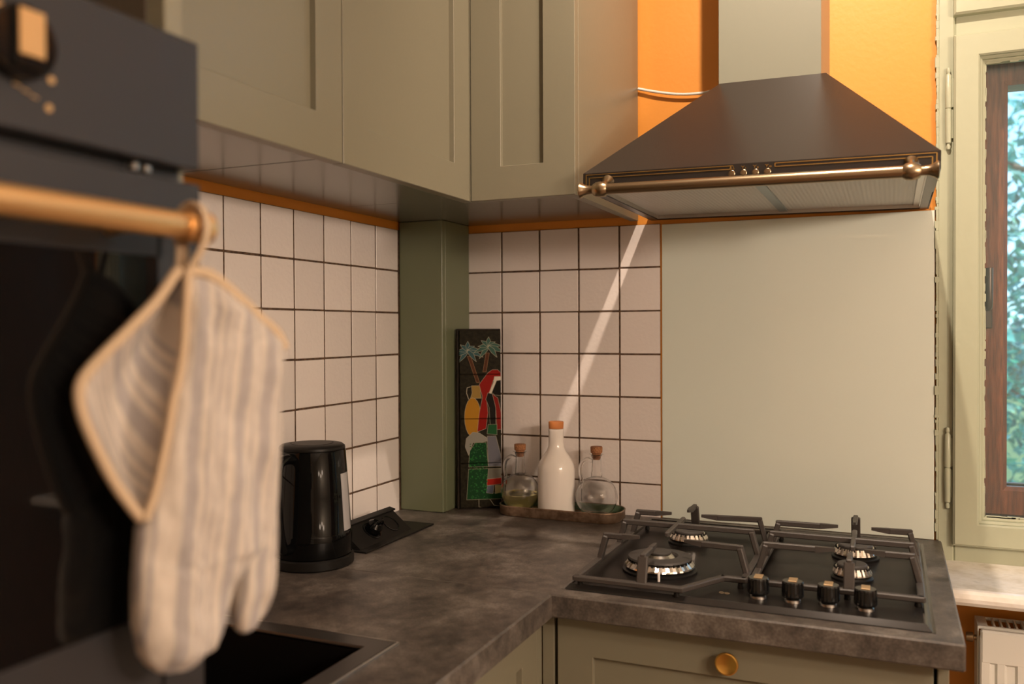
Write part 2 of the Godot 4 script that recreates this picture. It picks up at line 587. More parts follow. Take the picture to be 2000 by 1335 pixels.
# ------------------------------------------------------------------ window
func window() -> void:
	var w := Node3D.new()
	w.name = "window_1"
	w.set_meta("kind", "structure")
	add_child(w)
	# old painted frame lining the opening
	var f := S()
	box(f, Vector3(1.1735, 0.832, -0.28), Vector3(1.204, 2.55, 0.006), 0.003)
	box(f, Vector3(2.319, 0.832, -0.28), Vector3(2.349, 2.55, 0.006), 0.003)
	box(f, Vector3(1.204, 0.835, -0.28), Vector3(2.319, 0.900, 0.004), 0.003)
	box(f, Vector3(1.204, 1.905, -0.1), Vector3(2.319, 1.957, 0.004), 0.003)
	box(f, Vector3(1.204, 2.49, -0.28), Vector3(2.319, 2.55, 0.004), 0.003)
	box(f, Vector3(1.74, 0.9, -0.06), Vector3(1.782, 1.905, 0.004), 0.003)
	put("casing", f, M.old_paint, w)
	for side in 2:
		var x0 := 1.2015 if side == 0 else 1.775
		var x1 := 1.747 if side == 0 else 2.322
		casement(w, x0, x1, 0.8965, 1.9125, side == 0)
		# vent light above
		casement(w, x0, x1, 1.9525, 2.495, false)
	# hinges of the left casement
	for y in [1.77, 1.05]:
		var h := S()
		lathe(h, [Vector2(0.0, -0.083), Vector2(0.0035, -0.081), Vector2(0.0045, -0.076), Vector2(0.003, -0.071), Vector2(0.0055, -0.068), Vector2(0.0062, -0.02), Vector2(0.0058, -0.0015), Vector2(0.0045, 0.0), Vector2(0.0058, 0.0015), Vector2(0.0062, 0.02), Vector2(0.0055, 0.066), Vector2(0.003, 0.07), Vector2(0.0045, 0.075), Vector2(0.003, 0.081), Vector2(0.0, 0.082)], Transform3D(Basis(), Vector3(1.1925, y, 0.0115)), 14)
		box(h, Vector3(1.189, y - 0.06, 0.004), Vector3(1.2015, y - 0.002, 0.012), 0.001)
		box(h, Vector3(1.192, y + 0.002, 0.004), Vector3(1.2045, y + 0.06, 0.012), 0.001)
		put("hinge", h, M.old_paint, w)
	# chips of old paint along the joint of frame and wall
	var chips := S()
	var yy := 0.902
	while yy < 2.55:
		var st := rng.randf_range(0.004, 0.02)
		var q := rng.randf_range(0.0, 0.0022) if rng.randf() < 0.75 else rng.randf_range(0.002, 0.004)
		box(chips, Vector3(1.1722 - q, yy, -0.0058), Vector3(1.1752 + q * 0.3, yy + st + 0.001, 0.0058 + rng.randf() * 0.0012), 0.0008)
		yy += st
	var ch := put("paint_ridge", chips, M.old_paint, w)
	ch.set_meta("kind", "stuff")
	# modern brown window behind
	var x := [1.262, 1.300]
	for side in 2:
		var l := 1.225 if side == 0 else 1.775
		var r := 1.752 if side == 0 else 2.30
		var o := S()
		frame_ring(o, Rect2(l, 0.905, r - l, 1.62), 0.038, -0.19, -0.135, 0.006)
		put("outer_frame", o, M.wood, w)
		var i := S()
		frame_ring(i, Rect2(l + 0.028, 0.94, r - l - 0.056, 0.955), 0.058, -0.185, -0.115, 0.008)
		put("sash", i, M.wood, w)
		var bead := S()
		frame_ring(bead, Rect2(l + 0.078, 0.99, r - l - 0.156, 0.855), 0.008, -0.17, -0.135, 0.002)
		put("glazing_bead", bead, M.bead, w)
		var g := S()
		box(g, Vector3(l + 0.082, 0.994, -0.154), Vector3(r - 0.082, 1.841, -0.150))
		put("pane", g, M.pane, w)
		var top := S()
		box(top, Vector3(l + 0.034, 1.93, -0.164), Vector3(r - 0.034, 2.49, -0.160))
		put("pane", top, M.pane, w)
	var h := S()
	box(h, Vector3(1.2645, 1.33, -0.115), Vector3(1.2825, 1.40, -0.107), 0.003)
	tube(h, smooth_path([Vector3(1.2735, 1.375, -0.107), Vector3(1.2735, 1.376, -0.085), Vector3(1.2735, 1.40, -0.078), Vector3(1.2735, 1.44, -0.078), Vector3(1.2735, 1.455, -0.078)], 5), 0.0075, 10)
	put("handle", h, M.bronze_dark, w)
	# marble sill
	var s := S()
	var pr := PackedVector2Array([Vector2(-0.0, 0.832), Vector2(0.214, 0.832), Vector2(0.222, 0.8345), Vector2(0.2265, 0.841), Vector2(0.2275, 0.848), Vector2(0.225, 0.856), Vector2(0.219, 0.8605), Vector2(0.212, 0.862), Vector2(-0.0, 0.862)])
	prism(s, pr, -1.187, -2.45, Transform3D(Basis(Vector3(0, 0, 1), Vector3(0, 1, 0), Vector3(-1, 0, 0)), Vector3.ZERO))
	structure("window_sill", s, M.marble)

# a rectangular frame with a sloped inner edge, in x, y between two depths
func frame_ring(s: SurfaceTool, r: Rect2, w: float, z0: float, z1: float, slope: float, xf := Transform3D(), bev := 0.0009) -> void:
	var rects := [[r, z0], [r, z1 - bev], [r.grow(-bev), z1], [r.grow(-w + slope), z1], [r.grow(-w), z1 - slope], [r.grow(-w), z0]]
	for k in rects.size() - 1:
		var a: Rect2 = rects[k][0]
		var b: Rect2 = rects[k + 1][0]
		var za: float = rects[k][1]
		var zb: float = rects[k + 1][1]
		var pa := [a.position, Vector2(a.end.x, a.position.y), a.end, Vector2(a.position.x, a.end.y)]
		var pb := [b.position, Vector2(b.end.x, b.position.y), b.end, Vector2(b.position.x, b.end.y)]
		var nrm := [Vector2(0, -1), Vector2(1, 0), Vector2(0, 1), Vector2(-1, 0)]
		for i in 4:
			var j := (i + 1) % 4
			var inward := (a.size.x - b.size.x) / 2.0
			var dz := zb - za
			# walk outside-back, outside-front, inside-front, inside-back
			var out := Vector3(nrm[i].x * dz, nrm[i].y * dz, inward)
			quad(s, xf * Vector3(pa[i].x, pa[i].y, za), xf * Vector3(pa[j].x, pa[j].y, za), xf * Vector3(pb[j].x, pb[j].y, zb), xf * Vector3(pb[i].x, pb[i].y, zb), xf.basis * out)
	# back
	var inn := r.grow(-w)
	for q in [[r.position, Vector2(r.end.x, inn.position.y)], [Vector2(r.position.x, inn.end.y), r.end], [Vector2(r.position.x, inn.position.y), Vector2(inn.position.x, inn.end.y)], [Vector2(inn.end.x, inn.position.y), Vector2(r.end.x, inn.end.y)]]:
		var a: Vector2 = q[0]
		var b: Vector2 = q[1]
		quad(s, xf * Vector3(a.x, a.y, z0), xf * Vector3(b.x, a.y, z0), xf * Vector3(b.x, b.y, z0), xf * Vector3(a.x, b.y, z0), xf.basis * Vector3(0, 0, -1))

func casement(w: Node, x0: float, x1: float, y0: float, y1: float, lower: bool) -> void:
	var s := S()
	var r := Rect2(x0, y0, x1 - x0, y1 - y0)
	frame_ring(s, r, 0.046, -0.02, 0.024, 0.003, Transform3D(), 0.004)
	frame_ring(s, r.grow(-0.0455), 0.006, -0.018, 0.016, 0.004)
	frame_ring(s, r.grow(-0.051), 0.006, -0.016, 0.006, 0.003)
	var o := put("casement", s, M.old_paint, w)
	var p := S()
	box(p, Vector3(x0 + 0.052, y0 + 0.052, -0.006), Vector3(x1 - 0.052, y1 - 0.052, -0.003))
	put("pane", p, M.pane, o)
	if lower:
		# ragged putty along the glass
		var q := S()
		for k in 90:
			var y := rng.randf_range(y0 + 0.06, y1 - 0.06)
			box(q, Vector3(x0 + 0.054, y - 0.008, -0.003), Vector3(x0 + 0.0575 + rng.randf() * 0.0022, y + 0.008, 0.003), 0.001)
		for k in 90:
			var x := rng.randf_range(x0 + 0.06, x1 - 0.06)
			box(q, Vector3(x - 0.008, y0 + 0.054, -0.003), Vector3(x + 0.008, y0 + 0.0585 + rng.randf() * 0.003, 0.003), 0.001)
		for k in 60:
			var x := rng.randf_range(x0 + 0.06, x1 - 0.06)
			box(q, Vector3(x - 0.008, y1 - 0.0575 - rng.randf() * 0.003, -0.003), Vector3(x + 0.008, y1 - 0.054, 0.003), 0.001)
		var pt := put("putty", q, M.old_paint, o)
		pt.set_meta("kind", "stuff")

# ------------------------------------------------------------------ outdoors
func outdoors() -> void:
	var g := S()
	box(g, Vector3(-25, -3.2, -60), Vector3(35, -3.0, -0.6))
	structure("ground_outside", g, M.grass)
	var t := thing("tree", "leafy green tree outside the window", "tree", Vector3(2.6, -3.0, -5.6))
	var b := S()
	tube(b, smooth_path([Vector3(0, 0, 0), Vector3(0.06, 1.5, 0.05), Vector3(-0.05, 3.2, 0), Vector3(0.1, 5.0, 0.1), Vector3(0.0, 7.0, 0)], 5), 0.11, 10)
	put("trunk", b, M.bark, t)
	for k in 14:
		var y := 2.2 + k * 0.33
		var a := k * 2.4
		var l := 1.2 + rng.randf() * 0.5
		var br := S()
		tube(br, smooth_path([Vector3(0, y, 0), Vector3(cos(a) * l * 0.5, y + 0.35, sin(a) * l * 0.5), Vector3(cos(a) * l, y + 0.45, sin(a) * l)], 4), 0.022, 6)
		put("branch", br, M.bark, t)
	var leaf := S()
	for sg in [-1.0, 1.0]:
		tri(leaf, Vector3(0, 0, 0), Vector3(sg * 0.022, 0.01, 0.035), Vector3(0, 0, 0.1), Vector3(0, 1, 0), 0)
	var mm := MultiMesh.new()
	mm.transform_format = MultiMesh.TRANSFORM_3D
	mm.use_colors = true
	mm.mesh = done(leaf)
	mm.instance_count = 10500
	for k in mm.instance_count:
		var p := Vector3(rng.randfn(0, 0.85), 4.3 + rng.randfn(0, 1.2), rng.randfn(0, 0.8))
		var bs := Basis.from_euler(Vector3(rng.randf_range(-1, 1), rng.randf() * TAU, rng.randf_range(-1, 1))).scaled(Vector3.ONE * rng.randf_range(0.8, 1.5))
		mm.set_instance_transform(k, Transform3D(bs, p))
		var v := rng.randf_range(0.5, 1.5)
		mm.set_instance_color(k, Color(v * rng.randf_range(0.7, 1.2), v, v * rng.randf_range(0.8, 1.3)))
	var mi := MultiMeshInstance3D.new()
	mi.name = "leaves"
	mi.multimesh = mm
	mi.material_override = M.leaf
	mi.set_meta("kind", "stuff")
	t.add_child(mi)

# ------------------------------------------------------------------ worktop and units
func worktop() -> void:
	var t := thing("worktop", "dark mottled concrete-look L-shaped worktop in two joined slabs", "worktop")
	var a := S()
	box(a, Vector3(0.001, 0.862, 0.001), Vector3(1.182, 0.9, 0.645), 0.0025)
	put("slab", a, M.counter, t)
	# left run, with a hole for the sink from x 0.07 to 0.455, z 0.955 to 1.40
	var b := S()
	var z0 := 0.6453
	box(b, Vector3(0.001, 0.862, z0), Vector3(0.0700, 0.9, 1.445))
	box(b, Vector3(0.07, 0.862, z0), Vector3(0.455, 0.9, 0.955))
	box(b, Vector3(0.07, 0.862, 1.40), Vector3(0.455, 0.9, 1.445))
	prism(b, PackedVector2Array([Vector2(0.455, 0.862), Vector2(0.580, 0.862), Vector2(0.580, 0.8975), Vector2(0.5775, 0.9), Vector2(0.455, 0.9)]), z0, 1.445)
	put("slab", b, M.counter, t)
	# sink
	var k := thing("sink", "black inset sink in the left worktop beside the oven", "sink", Vector3(0.26, 0.9, 1.17))
	var r := S()
	frame_ring(r, Rect2(-0.205, -0.23, 0.41, 0.46), 0.034, -0.002, 0.0035, 0.002, Transform3D(Basis(Vector3(1, 0, 0), Vector3(0, 0, -1), Vector3(0, 1, 0)), Vector3.ZERO), 0.003)
	put("rim", r, M.sink_rim, k)
	var re := S()
	frame_ring(re, Rect2(-0.2068, -0.2318, 0.4136, 0.4636), 0.0022, 0.0002, 0.0032, 0.0, Transform3D(Basis(Vector3(1, 0, 0), Vector3(0, 0, -1), Vector3(0, 1, 0)), Vector3.ZERO), 0.0006)
	put("rim_edge", re, M.steel, k)
	var s := S()
	box(s, Vector3(-0.178, -0.036, -0.203), Vector3(-0.171, 0.0, 0.203))
	box(s, Vector3(0.171, -0.036, -0.203), Vector3(0.178, 0.0, 0.203))
	box(s, Vector3(-0.171, -0.036, -0.203), Vector3(0.171, 0.0, -0.196))
	box(s, Vector3(-0.171, -0.036, 0.196), Vector3(0.171, 0.0, 0.203))
	box(s, Vector3(-0.178, -0.19, -0.203), Vector3(-0.171, -0.036, 0.203))
	box(s, Vector3(0.171, -0.19, -0.203), Vector3(0.178, -0.036, 0.203))
	box(s, Vector3(-0.171, -0.19, -0.203), Vector3(0.171, -0.036, -0.196))
	box(s, Vector3(-0.171, -0.19, 0.196), Vector3(0.171, -0.036, 0.203))
	box(s, Vector3(-0.178, -0.2, -0.203), Vector3(0.178, -0.19, 0.203))
	put("basin", s, M.sink, k)

# a framed front in local x, y with its face at z = t; returned as a part
func shaker(parent: Node, called: String, w: float, h: float, xf: Transform3D, rail := 0.064, t := 0.02) -> MeshInstance3D:
	var s := S()
	frame_ring(s, Rect2(0, 0, w, h), rail, 0.0, t, 0.0008, xf)
	var d := put(called, s, M.sage, parent)
	var p := S()
	box(p, xf * Vector3(0, 0, 0) * 0.0 + Vector3(rail - 0.004, rail - 0.004, 0.001), Vector3(w - rail + 0.004, h - rail + 0.004, t - 0.0105), 0.0, xf)
	put("inset_panel", p, M.sage, d)
	return d

const FACE_RIGHT := Basis(Vector3(0, 0, -1), Vector3(0, 1, 0), Vector3(1, 0, 0))

func base_units() -> void:
	var t := thing("base_cabinet", "sage green drawer unit with round brass knob under the gas hob", "cabinet", Vector3(0.572, 0, 0))
	var c := S()
	box(c, Vector3(0.004, 0.1, 0.02), Vector3(0.572, 0.86, 0.578))
	put("carcass", c, M.sage, t)
	var d := shaker(t, "drawer", 0.571, 0.36, Transform3D(Basis(), Vector3(0.001, 0.491, 0.580)), 0.0625)
	var kn := S()
	lathe(kn, [Vector2(0.006, 0.0), Vector2(0.006, 0.010), Vector2(0.0165, 0.013), Vector2(0.018, 0.0155), Vector2(0.0175, 0.0175), Vector2(0.0155, 0.0182), Vector2(0.013, 0.0172), Vector2(0.0, 0.0160)], toward(Vector3(0, 0, 1), Vector3(0.284, 0.816, 0.600)), 36)
	put("knob", kn, M.brass_knob, d)
	shaker(t, "drawer", 0.571, 0.38, Transform3D(Basis(), Vector3(0.001, 0.108, 0.580)), 0.0625)
	var e := S()
	box(e, Vector3(0.577, 0.0, 0.02), Vector3(0.592, 0.861, 0.600), 0.001)
	put("end_panel", e, M.sage, t)
	# corner filler and left run
	var f := thing("corner_filler", "narrow sage filler strip in the inner corner below the worktop", "filler", Vector3(0.55, 0, 0.58))
	var s := S()
	box(s, Vector3(-0.005, 0.1, -0.02), Vector3(0.0165, 0.861, 0.0185), 0.001)
	box(s, Vector3(-0.026, 0.1, 0.019), Vector3(-0.0055, 0.861, 0.0425), 0.001)
	put("strip", s, M.sage, f)
	var l := thing("base_cabinet", "sage green base cabinet door below the left worktop edge", "cabinet", Vector3(0, 0, 0.62))
	var cc := S()
	box(cc, Vector3(0.02, 0.1, 0.0), Vector3(0.52, 0.66, 0.82))
	put("carcass", cc, M.sage, l)
	for k in 2:
		shaker(l, "door", 0.402, 0.745, Transform3D(FACE_RIGHT, Vector3(0.525, 0.108, 0.405 + 0.407 * k)))
	var pl := S()
	box(pl, Vector3(0.03, 0.0, 0.0), Vector3(0.49, 0.1, 0.82))
	put("plinth", pl, M.sage, l)

func upper_units() -> void:
	var g := "sage wall cabinets"
	var yb := 1.5815
	var spec := [["sage green wall cabinet nearest the oven", 0.8725, 1.4445], ["sage green wall cabinet on the left wall, meeting the inner corner", 0.442, 0.8698]]
	for q in spec:
		var z0: float = q[1]
		var z1: float = q[2]
		var t := thing("wall_cabinet", q[0], "cabinet", Vector3(0, yb, 0), g)
		var c := S()
		box(c, Vector3(0.0, 0.0145, z0 + 0.001), Vector3(0.312, 0.72, z1 - 0.001))
		put("carcass", c, M.sage, t)
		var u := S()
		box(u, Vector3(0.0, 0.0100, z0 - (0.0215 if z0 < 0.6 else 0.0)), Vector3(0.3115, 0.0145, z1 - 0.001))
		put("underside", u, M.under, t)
		shaker(t, "door", z1 - z0, 0.72, Transform3D(FACE_RIGHT, Vector3(0.3155, 0.0, z1)))
	var t := thing("wall_cabinet", "sage green corner wall cabinet beside the hood, with one narrow door", "cabinet", Vector3(0, yb, 0), g)
	var c := S()
	box(c, Vector3(0.0, 0.0145, 0.0), Vector3(0.5325, 0.72, 0.419))
	put("carcass", c, M.sage, t)
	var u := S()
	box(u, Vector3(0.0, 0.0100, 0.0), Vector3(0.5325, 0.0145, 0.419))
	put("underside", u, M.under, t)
	var e := S()
	box(e, Vector3(0.5335, 0.0, 0.0), Vector3(0.5515, 0.722, 0.4188), 0.0006)
	put("end_panel", e, M.sage, t)
	var d := S()
	var xf := Transform3D(Basis(), Vector3(0.3375, 0.0, 0.420))
	frame_ring(d, Rect2(0, 0, 0.2138, 0.72), 0.0635, 0.0, 0.02, 0.0008, xf)
	var dd := put("door", d, M.sage, t)
	var p := S()
	box(p, Vector3(0.058, 0.058, 0.001), Vector3(0.156, 0.662, 0.0095), 0.0, xf)
	put("inset_panel", p, M.sage, dd)
	var st := S()
	box(st, Vector3(0.3145, 0.0, 0.4195), Vector3(0.3362, 0.72, 0.4395))
	put("corner_post", st, M.sage, t)

func oven_tower() -> void:
	var t := thing("oven_housing", "tall sage housing round the built-in oven, open niche above it", "cabinet", Vector3(0, 0, 1.447))
	var s := S()
	box(s, Vector3(0.0, 0.0, 0.0), Vector3(0.578, 2.3, 0.018), 0.001)
	put("side_panel", s, M.sage, t)
	var s2 := S()
	box(s2, Vector3(0.0, 0.0, 0.595), Vector3(0.578, 2.3, 0.613), 0.001)
	put("side_panel", s2, M.sage, t)
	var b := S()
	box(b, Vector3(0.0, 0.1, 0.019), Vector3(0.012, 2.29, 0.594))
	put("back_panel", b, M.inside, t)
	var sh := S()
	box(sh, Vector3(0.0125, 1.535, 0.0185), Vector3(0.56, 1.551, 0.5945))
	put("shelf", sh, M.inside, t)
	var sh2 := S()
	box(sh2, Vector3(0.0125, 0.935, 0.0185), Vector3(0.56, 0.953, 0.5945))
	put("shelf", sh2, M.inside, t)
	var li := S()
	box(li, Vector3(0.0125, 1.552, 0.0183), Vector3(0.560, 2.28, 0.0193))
	put("lining", li, M.inside, t)  # thin sheet over the sage side panel, its dark colour standing for niche shade
	shaker(t, "door", 0.59, 0.82, Transform3D(FACE_RIGHT, Vector3(0.560, 0.11, 0.6065)))
	# oven
	var o := thing("oven", "black built-in oven with copper bar handle, blurred in front", "oven", Vector3(0.6, 0, 1.453))
	var body := S()
	box(body, Vector3(-0.55, 0.957, 0.016), Vector3(-0.022, 1.53, 0.575))
	box(body, Vector3(-0.0216, 0.96, 0.0004), Vector3(-0.0212, 1.552, 0.5946))
	put("body", body, M.oven, o)
	var cp := S()
	box(cp, Vector3(-0.021, 1.4545, 0.0), Vector3(0.0, 1.552, 0.595), 0.0015)
	var cpo := put("control_panel", cp, M.oven, o)
	var mk := S()
	for q in [[0.130, 1.4905], [0.132, 1.4725]]:
		lathe(mk, [Vector2(0.0025, 0.0), Vector2(0.0025, 0.0006), Vector2(0.0, 0.0006)], toward(Vector3.RIGHT, Vector3(0.0, q[1], q[0])), 12)
	for k in 3:
		bar(mk, Vector3(0.0004, 1.4765 + k * 0.0022, 0.140 + k * 0.006), Vector3(0.0004, 1.4775 + k * 0.0022, 0.1445 + k * 0.006), 0.0012, 0.0008, 0.0)
	put("marking", mk, M.copper, cpo)
	var mk2 := S()
	lathe(mk2, [Vector2(0.005, 0.0), Vector2(0.005, 0.0008), Vector2(0.0, 0.0008)], toward(Vector3.RIGHT, Vector3(0.0, 1.5235, 0.1655)), 16)
	put("marking", mk2, M.copper, cpo)
	for q in [0.156, 0.445]:
		var kn := S()
		var at := Vector3(0.0, 1.506, q)
		lathe(kn, [Vector2(0.0225, 0.0), Vector2(0.0225, 0.010), Vector2(0.021, 0.012), Vector2(0.0, 0.012)], toward(Vector3.RIGHT, at), 32)
		box(kn, Vector3(0.012, 1.506 - 0.017, q - 0.0095), Vector3(0.0165, 1.506 + 0.0185, q + 0.0095), 0.0015)
		var ko := put("knob", kn, M.knob, o)
		ko.set_meta("label", "black round oven knob with a copper inlay")
		var kb := S()
		box(kb, Vector3(0.016, 1.506 - 0.010, q - 0.0085), Vector3(0.0176, 1.506 + 0.0175, q + 0.0085), 0.0008)
		put("inlay", kb, M.copper, ko)
	var d := S()
	frame_ring(d, Rect2(-0.595, 0.960, 0.595, 0.4835), 0.043, -0.03, 0.0, 0.0, Transform3D(FACE_RIGHT, Vector3.ZERO))
	box(d, Vector3(-0.028, 1.002, 0.04), Vector3(0.0, 1.128, 0.555))
	box(d, Vector3(-0.028, 1.386, 0.04), Vector3(0.0, 1.402, 0.555))
	var dd := put("door", d, M.oven, o)
	var gl := S()
	box(gl, Vector3(-0.02, 1.127, 0.042), Vector3(-0.001, 1.3865, 0.553))
	put("glass", gl, M.oven_glass, dd)
	var v := S()
	for z in [0.045, 0.056]:
		box(v, Vector3(-0.012, 1.4455, z), Vector3(-0.003, 1.4515, z + 0.005), 0.001)
	put("vent_glint", v, M.steel, o)  # bright steel bits standing in for glints in the gap above the door
	var h := S()
	lathe(h, [Vector2(0.0, 0.0), Vector2(0.0105, 0.0), Vector2(0.0115, 0.001), Vector2(0.0115, 0.020), Vector2(0.0105, 0.021), Vector2(0.009, 0.0215), Vector2(0.009, 0.4785), Vector2(0.0105, 0.479), Vector2(0.0115, 0.48), Vector2(0.0115, 0.499), Vector2(0.0105, 0.5), Vector2(0.0, 0.5)], toward(Vector3(0, 0, 1), Vector3(0.045, 1.4035, 0.043)), 24)
	for z in [0.085, 0.50]:
		lathe(h, [Vector2(0.007, 0.0), Vector2(0.0055, 0.01), Vector2(0.0055, 0.04)], toward(Vector3.RIGHT, Vector3(0.0, 1.4035, z)), 16)
	var ho := put("handle", h, M.copper, o)
	ho.set_meta("label", "round copper bar handle of the oven door")

func column() -> void:
	var t := thing("pipe_casing", "square sage green pipe casing in the corner between the tiled walls", "casing")
	var a := S()
	box(a, Vector3(0.0008, 0.9005, 0.128), Vector3(0.1165, 1.591, 0.145), 0.001)
	put("front_panel", a, M.column, t)
	var b := S()
	box(b, Vector3(0.100, 0.9005, 0.0008), Vector3(0.1165, 1.591, 0.1275), 0.0005)
	put("side_panel", b, M.column, t)

func splashback() -> void:
	var s := S()
	box(s, Vector3(0.6074, 0.9005, -0.0055), Vector3(1.1685, 1.5700, 0.004), 0.0008)
	lone("splashback", s, M.panel, "pale sage glass splashback panel behind the gas hob", "splashback")

# ------------------------------------------------------------------ hood
func hood() -> void:
	var t := thing("cooker_hood", "dark brown pyramid cooker hood with pale chimney and brass rail", "hood", Vector3(0.87, 1.577, 0.0))
	t.rotation.z = -0.0125
	var hw := 0.2875
	var zf := 0.487
	var hb := 0.0285
	var s := S()
	# pyramid: lower rectangle at hb, upper at 0.231 in front of the wall
	var lo := [Vector3(-hw, hb, 0), Vector3(hw, hb, 0), Vector3(hw, hb, zf), Vector3(-hw, hb, zf)]
	var up := [Vector3(-0.0915, 0.230, 0.0), Vector3(0.1035, 0.230, 0.0), Vector3(0.1035, 0.230, 0.245), Vector3(-0.0915, 0.230, 0.245)]
	for i in 4:
		var j := (i + 1) % 4
		var mid: Vector3 = (lo[i] + lo[j]) / 2.0 - Vector3(0, hb, 0.24)
		quad(s, lo[i], lo[j], up[j], up[i], mid + Vector3(0, 0.2, 0))
	quad(s, up[0], up[1], up[2], up[3], Vector3.UP)
	var co := put("canopy", s, M.hood, t)
	var b := S()
	var fl := 0.017
	box(b, Vector3(-hw, 0, zf - 0.003), Vector3(hw, hb, zf), 0.0008)
	box(b, Vector3(-hw, 0, 0), Vector3(-hw + 0.003, hb, zf - 0.003))
	box(b, Vector3(hw - 0.003, 0, 0), Vector3(hw, hb, zf - 0.003))
	put("band", b, M.hood_band, t)
	var f := S()
	box(f, Vector3(-hw + 0.0005, 0.0, 0.0), Vector3(-hw + fl, 0.002, zf - 0.0005))
	box(f, Vector3(hw - fl, 0.0, 0.0), Vector3(hw - 0.0005, 0.002, zf - 0.0005))
	box(f, Vector3(-hw + fl, 0.0, zf - 0.03), Vector3(hw - fl, 0.002, zf - 0.0005))
	box(f, Vector3(-hw + fl, 0.0, 0.0), Vector3(hw - fl, 0.002, 0.012))
	put("flange", f, M.hood, t)
	# recess walls and filters
	var w := S()
	box(w, Vector3(-hw + fl, 0.002, 0.012), Vector3(-hw + fl + 0.002, 0.016, zf - 0.03))
	box(w, Vector3(hw - fl - 0.002, 0.002, 0.012), Vector3(hw - fl, 0.016, zf - 0.03))
	box(w, Vector3(-hw + fl, 0.002, zf - 0.032), Vector3(hw - fl, 0.016, zf - 0.03))
	box(w, Vector3(-hw + fl, 0.002, 0.010), Vector3(hw - fl, 0.016, 0.012))
	box(w, Vector3(hw - fl - 0.012, 0.006, 0.012), Vector3(hw - fl - 0.002, 0.0125, zf - 0.032))
	put("filter_tray", w, M.steel, t)
	var dv := S()
	box(dv, Vector3(-0.004, 0.0055, 0.012), Vector3(0.014, 0.0125, zf - 0.032), 0.001)
	put("divider", dv, M.blue_steel, t)
	for q in [[-hw + fl + 0.002, -0.006], [0.012, hw - fl - 0.012]]:
		var fi := S()
		box(fi, Vector3(q[0], 0.0095, 0.012), Vector3(q[1], 0.014, zf - 0.032))
		var fo := put("grease_filter", fi, M.filter, t)
		var hd := S()
		var mx: float = (q[0] + q[1]) / 2.0
		box(hd, Vector3(mx - 0.038, 0.006, zf - 0.075), Vector3(mx + 0.038, 0.0096, zf - 0.045), 0.001)
		tube(hd, smooth_path([Vector3(mx - 0.026, 0.006, zf - 0.060), Vector3(mx - 0.02, 0.0035, zf - 0.060), Vector3(mx + 0.02, 0.0035, zf - 0.060), Vector3(mx + 0.026, 0.006, zf - 0.060)], 4), 0.0015, 8)
		put("latch", hd, M.steel, fo)
	# chimney, upright
	var c := S()
	box(c, Vector3(-0.0885, 0.229, 0.0), Vector3(0.1005, 1.40, 0.242), 0.0008)
	var ch := put("chimney", c, M.chimney, t)
	ch.set_meta("label", "pale sage square chimney of the hood")
	ch.rotation.z = 0.0125
	ch.position = Vector3(-0.003, 0, 0)
	# gilt inlay lines
	for sg in [-1.0, 1.0]:
		var il := S()
		var xi := -0.028 if sg < 0 else 0.043
		var xo: float = sg * (hw - 0.006)
		var xm: float = xo - sg * 0.006
		var path := [Vector3(xi, 0.0255, zf), Vector3(xo, 0.0255, zf), Vector3(xo, 0.0045, zf), Vector3(xm, 0.0035, zf), Vector3(xm, 0.0200, zf), Vector3(xi, 0.0200, zf)]
		for i in path.size():
			var p: Vector3 = path[i]
			var n: Vector3 = path[(i + 1) % path.size()]
			bar(il, p + Vector3(0, 0, 0.0003), n + Vector3(0, 0, 0.0003), 0.0012, 0.0017, 0.0, Vector3(0, 0, 1) if absf((n - p).normalized().y) < 0.9 else Vector3(1, 0, 0))
		put("gilt_line", il, M.gold, t)
	# four push buttons with their signs
	for k in 4:
		var x := -0.0265 + 0.0192 * k
		var bt := S()
		lathe(bt, [Vector2(0.0055, 0.0), Vector2(0.0055, 0.0015), Vector2(0.0047, 0.002), Vector2(0.0047, 0.0055), Vector2(0.004, 0.0065), Vector2(0.0, 0.0068)], toward(Vector3(0, 0, 1), Vector3(x, 0.0125, zf)), 20)
		var bo := put("button", bt, M.bronze, t)
		var ic := S()
		var cy := 0.0228
		if k == 0:
			var tp := [Vector3(x - 0.004, cy - 0.003, zf + 0.0003), Vector3(x + 0.004, cy - 0.003, zf + 0.0003), Vector3(x + 0.0015, cy + 0.003, zf + 0.0003), Vector3(x - 0.0015, cy + 0.003, zf + 0.0003)]
			for i in 4:
				bar(ic, tp[i], tp[(i + 1) % 4], 0.0008, 0.0008, 0.0)
		else:
			for b2 in 3:
				var a := TAU * b2 / 3.0 + 0.5
				var e := Vector3(x - 0.0012 + cos(a) * 0.0032, cy + sin(a) * 0.0032, zf + 0.0003)
				bar(ic, Vector3(x - 0.0012, cy, zf + 0.0003), e, 0.0013, 0.0008, 0.0)
			for b3 in k:
				bar(ic, Vector3(x + 0.003 + b3 * 0.0014, cy - 0.0035, zf + 0.0003), Vector3(x + 0.003 + b3 * 0.0014, cy - 0.0008, zf + 0.0003), 0.0007, 0.0008, 0.0)
		put("sign", ic, M.gold, bo)
	# rail
	var ry := -0.008
	var rz := zf + 0.044
	var r := S()
	lathe(r, [Vector2(0.0092, -0.232), Vector2(0.0092, 0.242)], toward(Vector3.RIGHT, Vector3(0, ry, rz)), 24)
	put("rail", r, M.bronze, t)
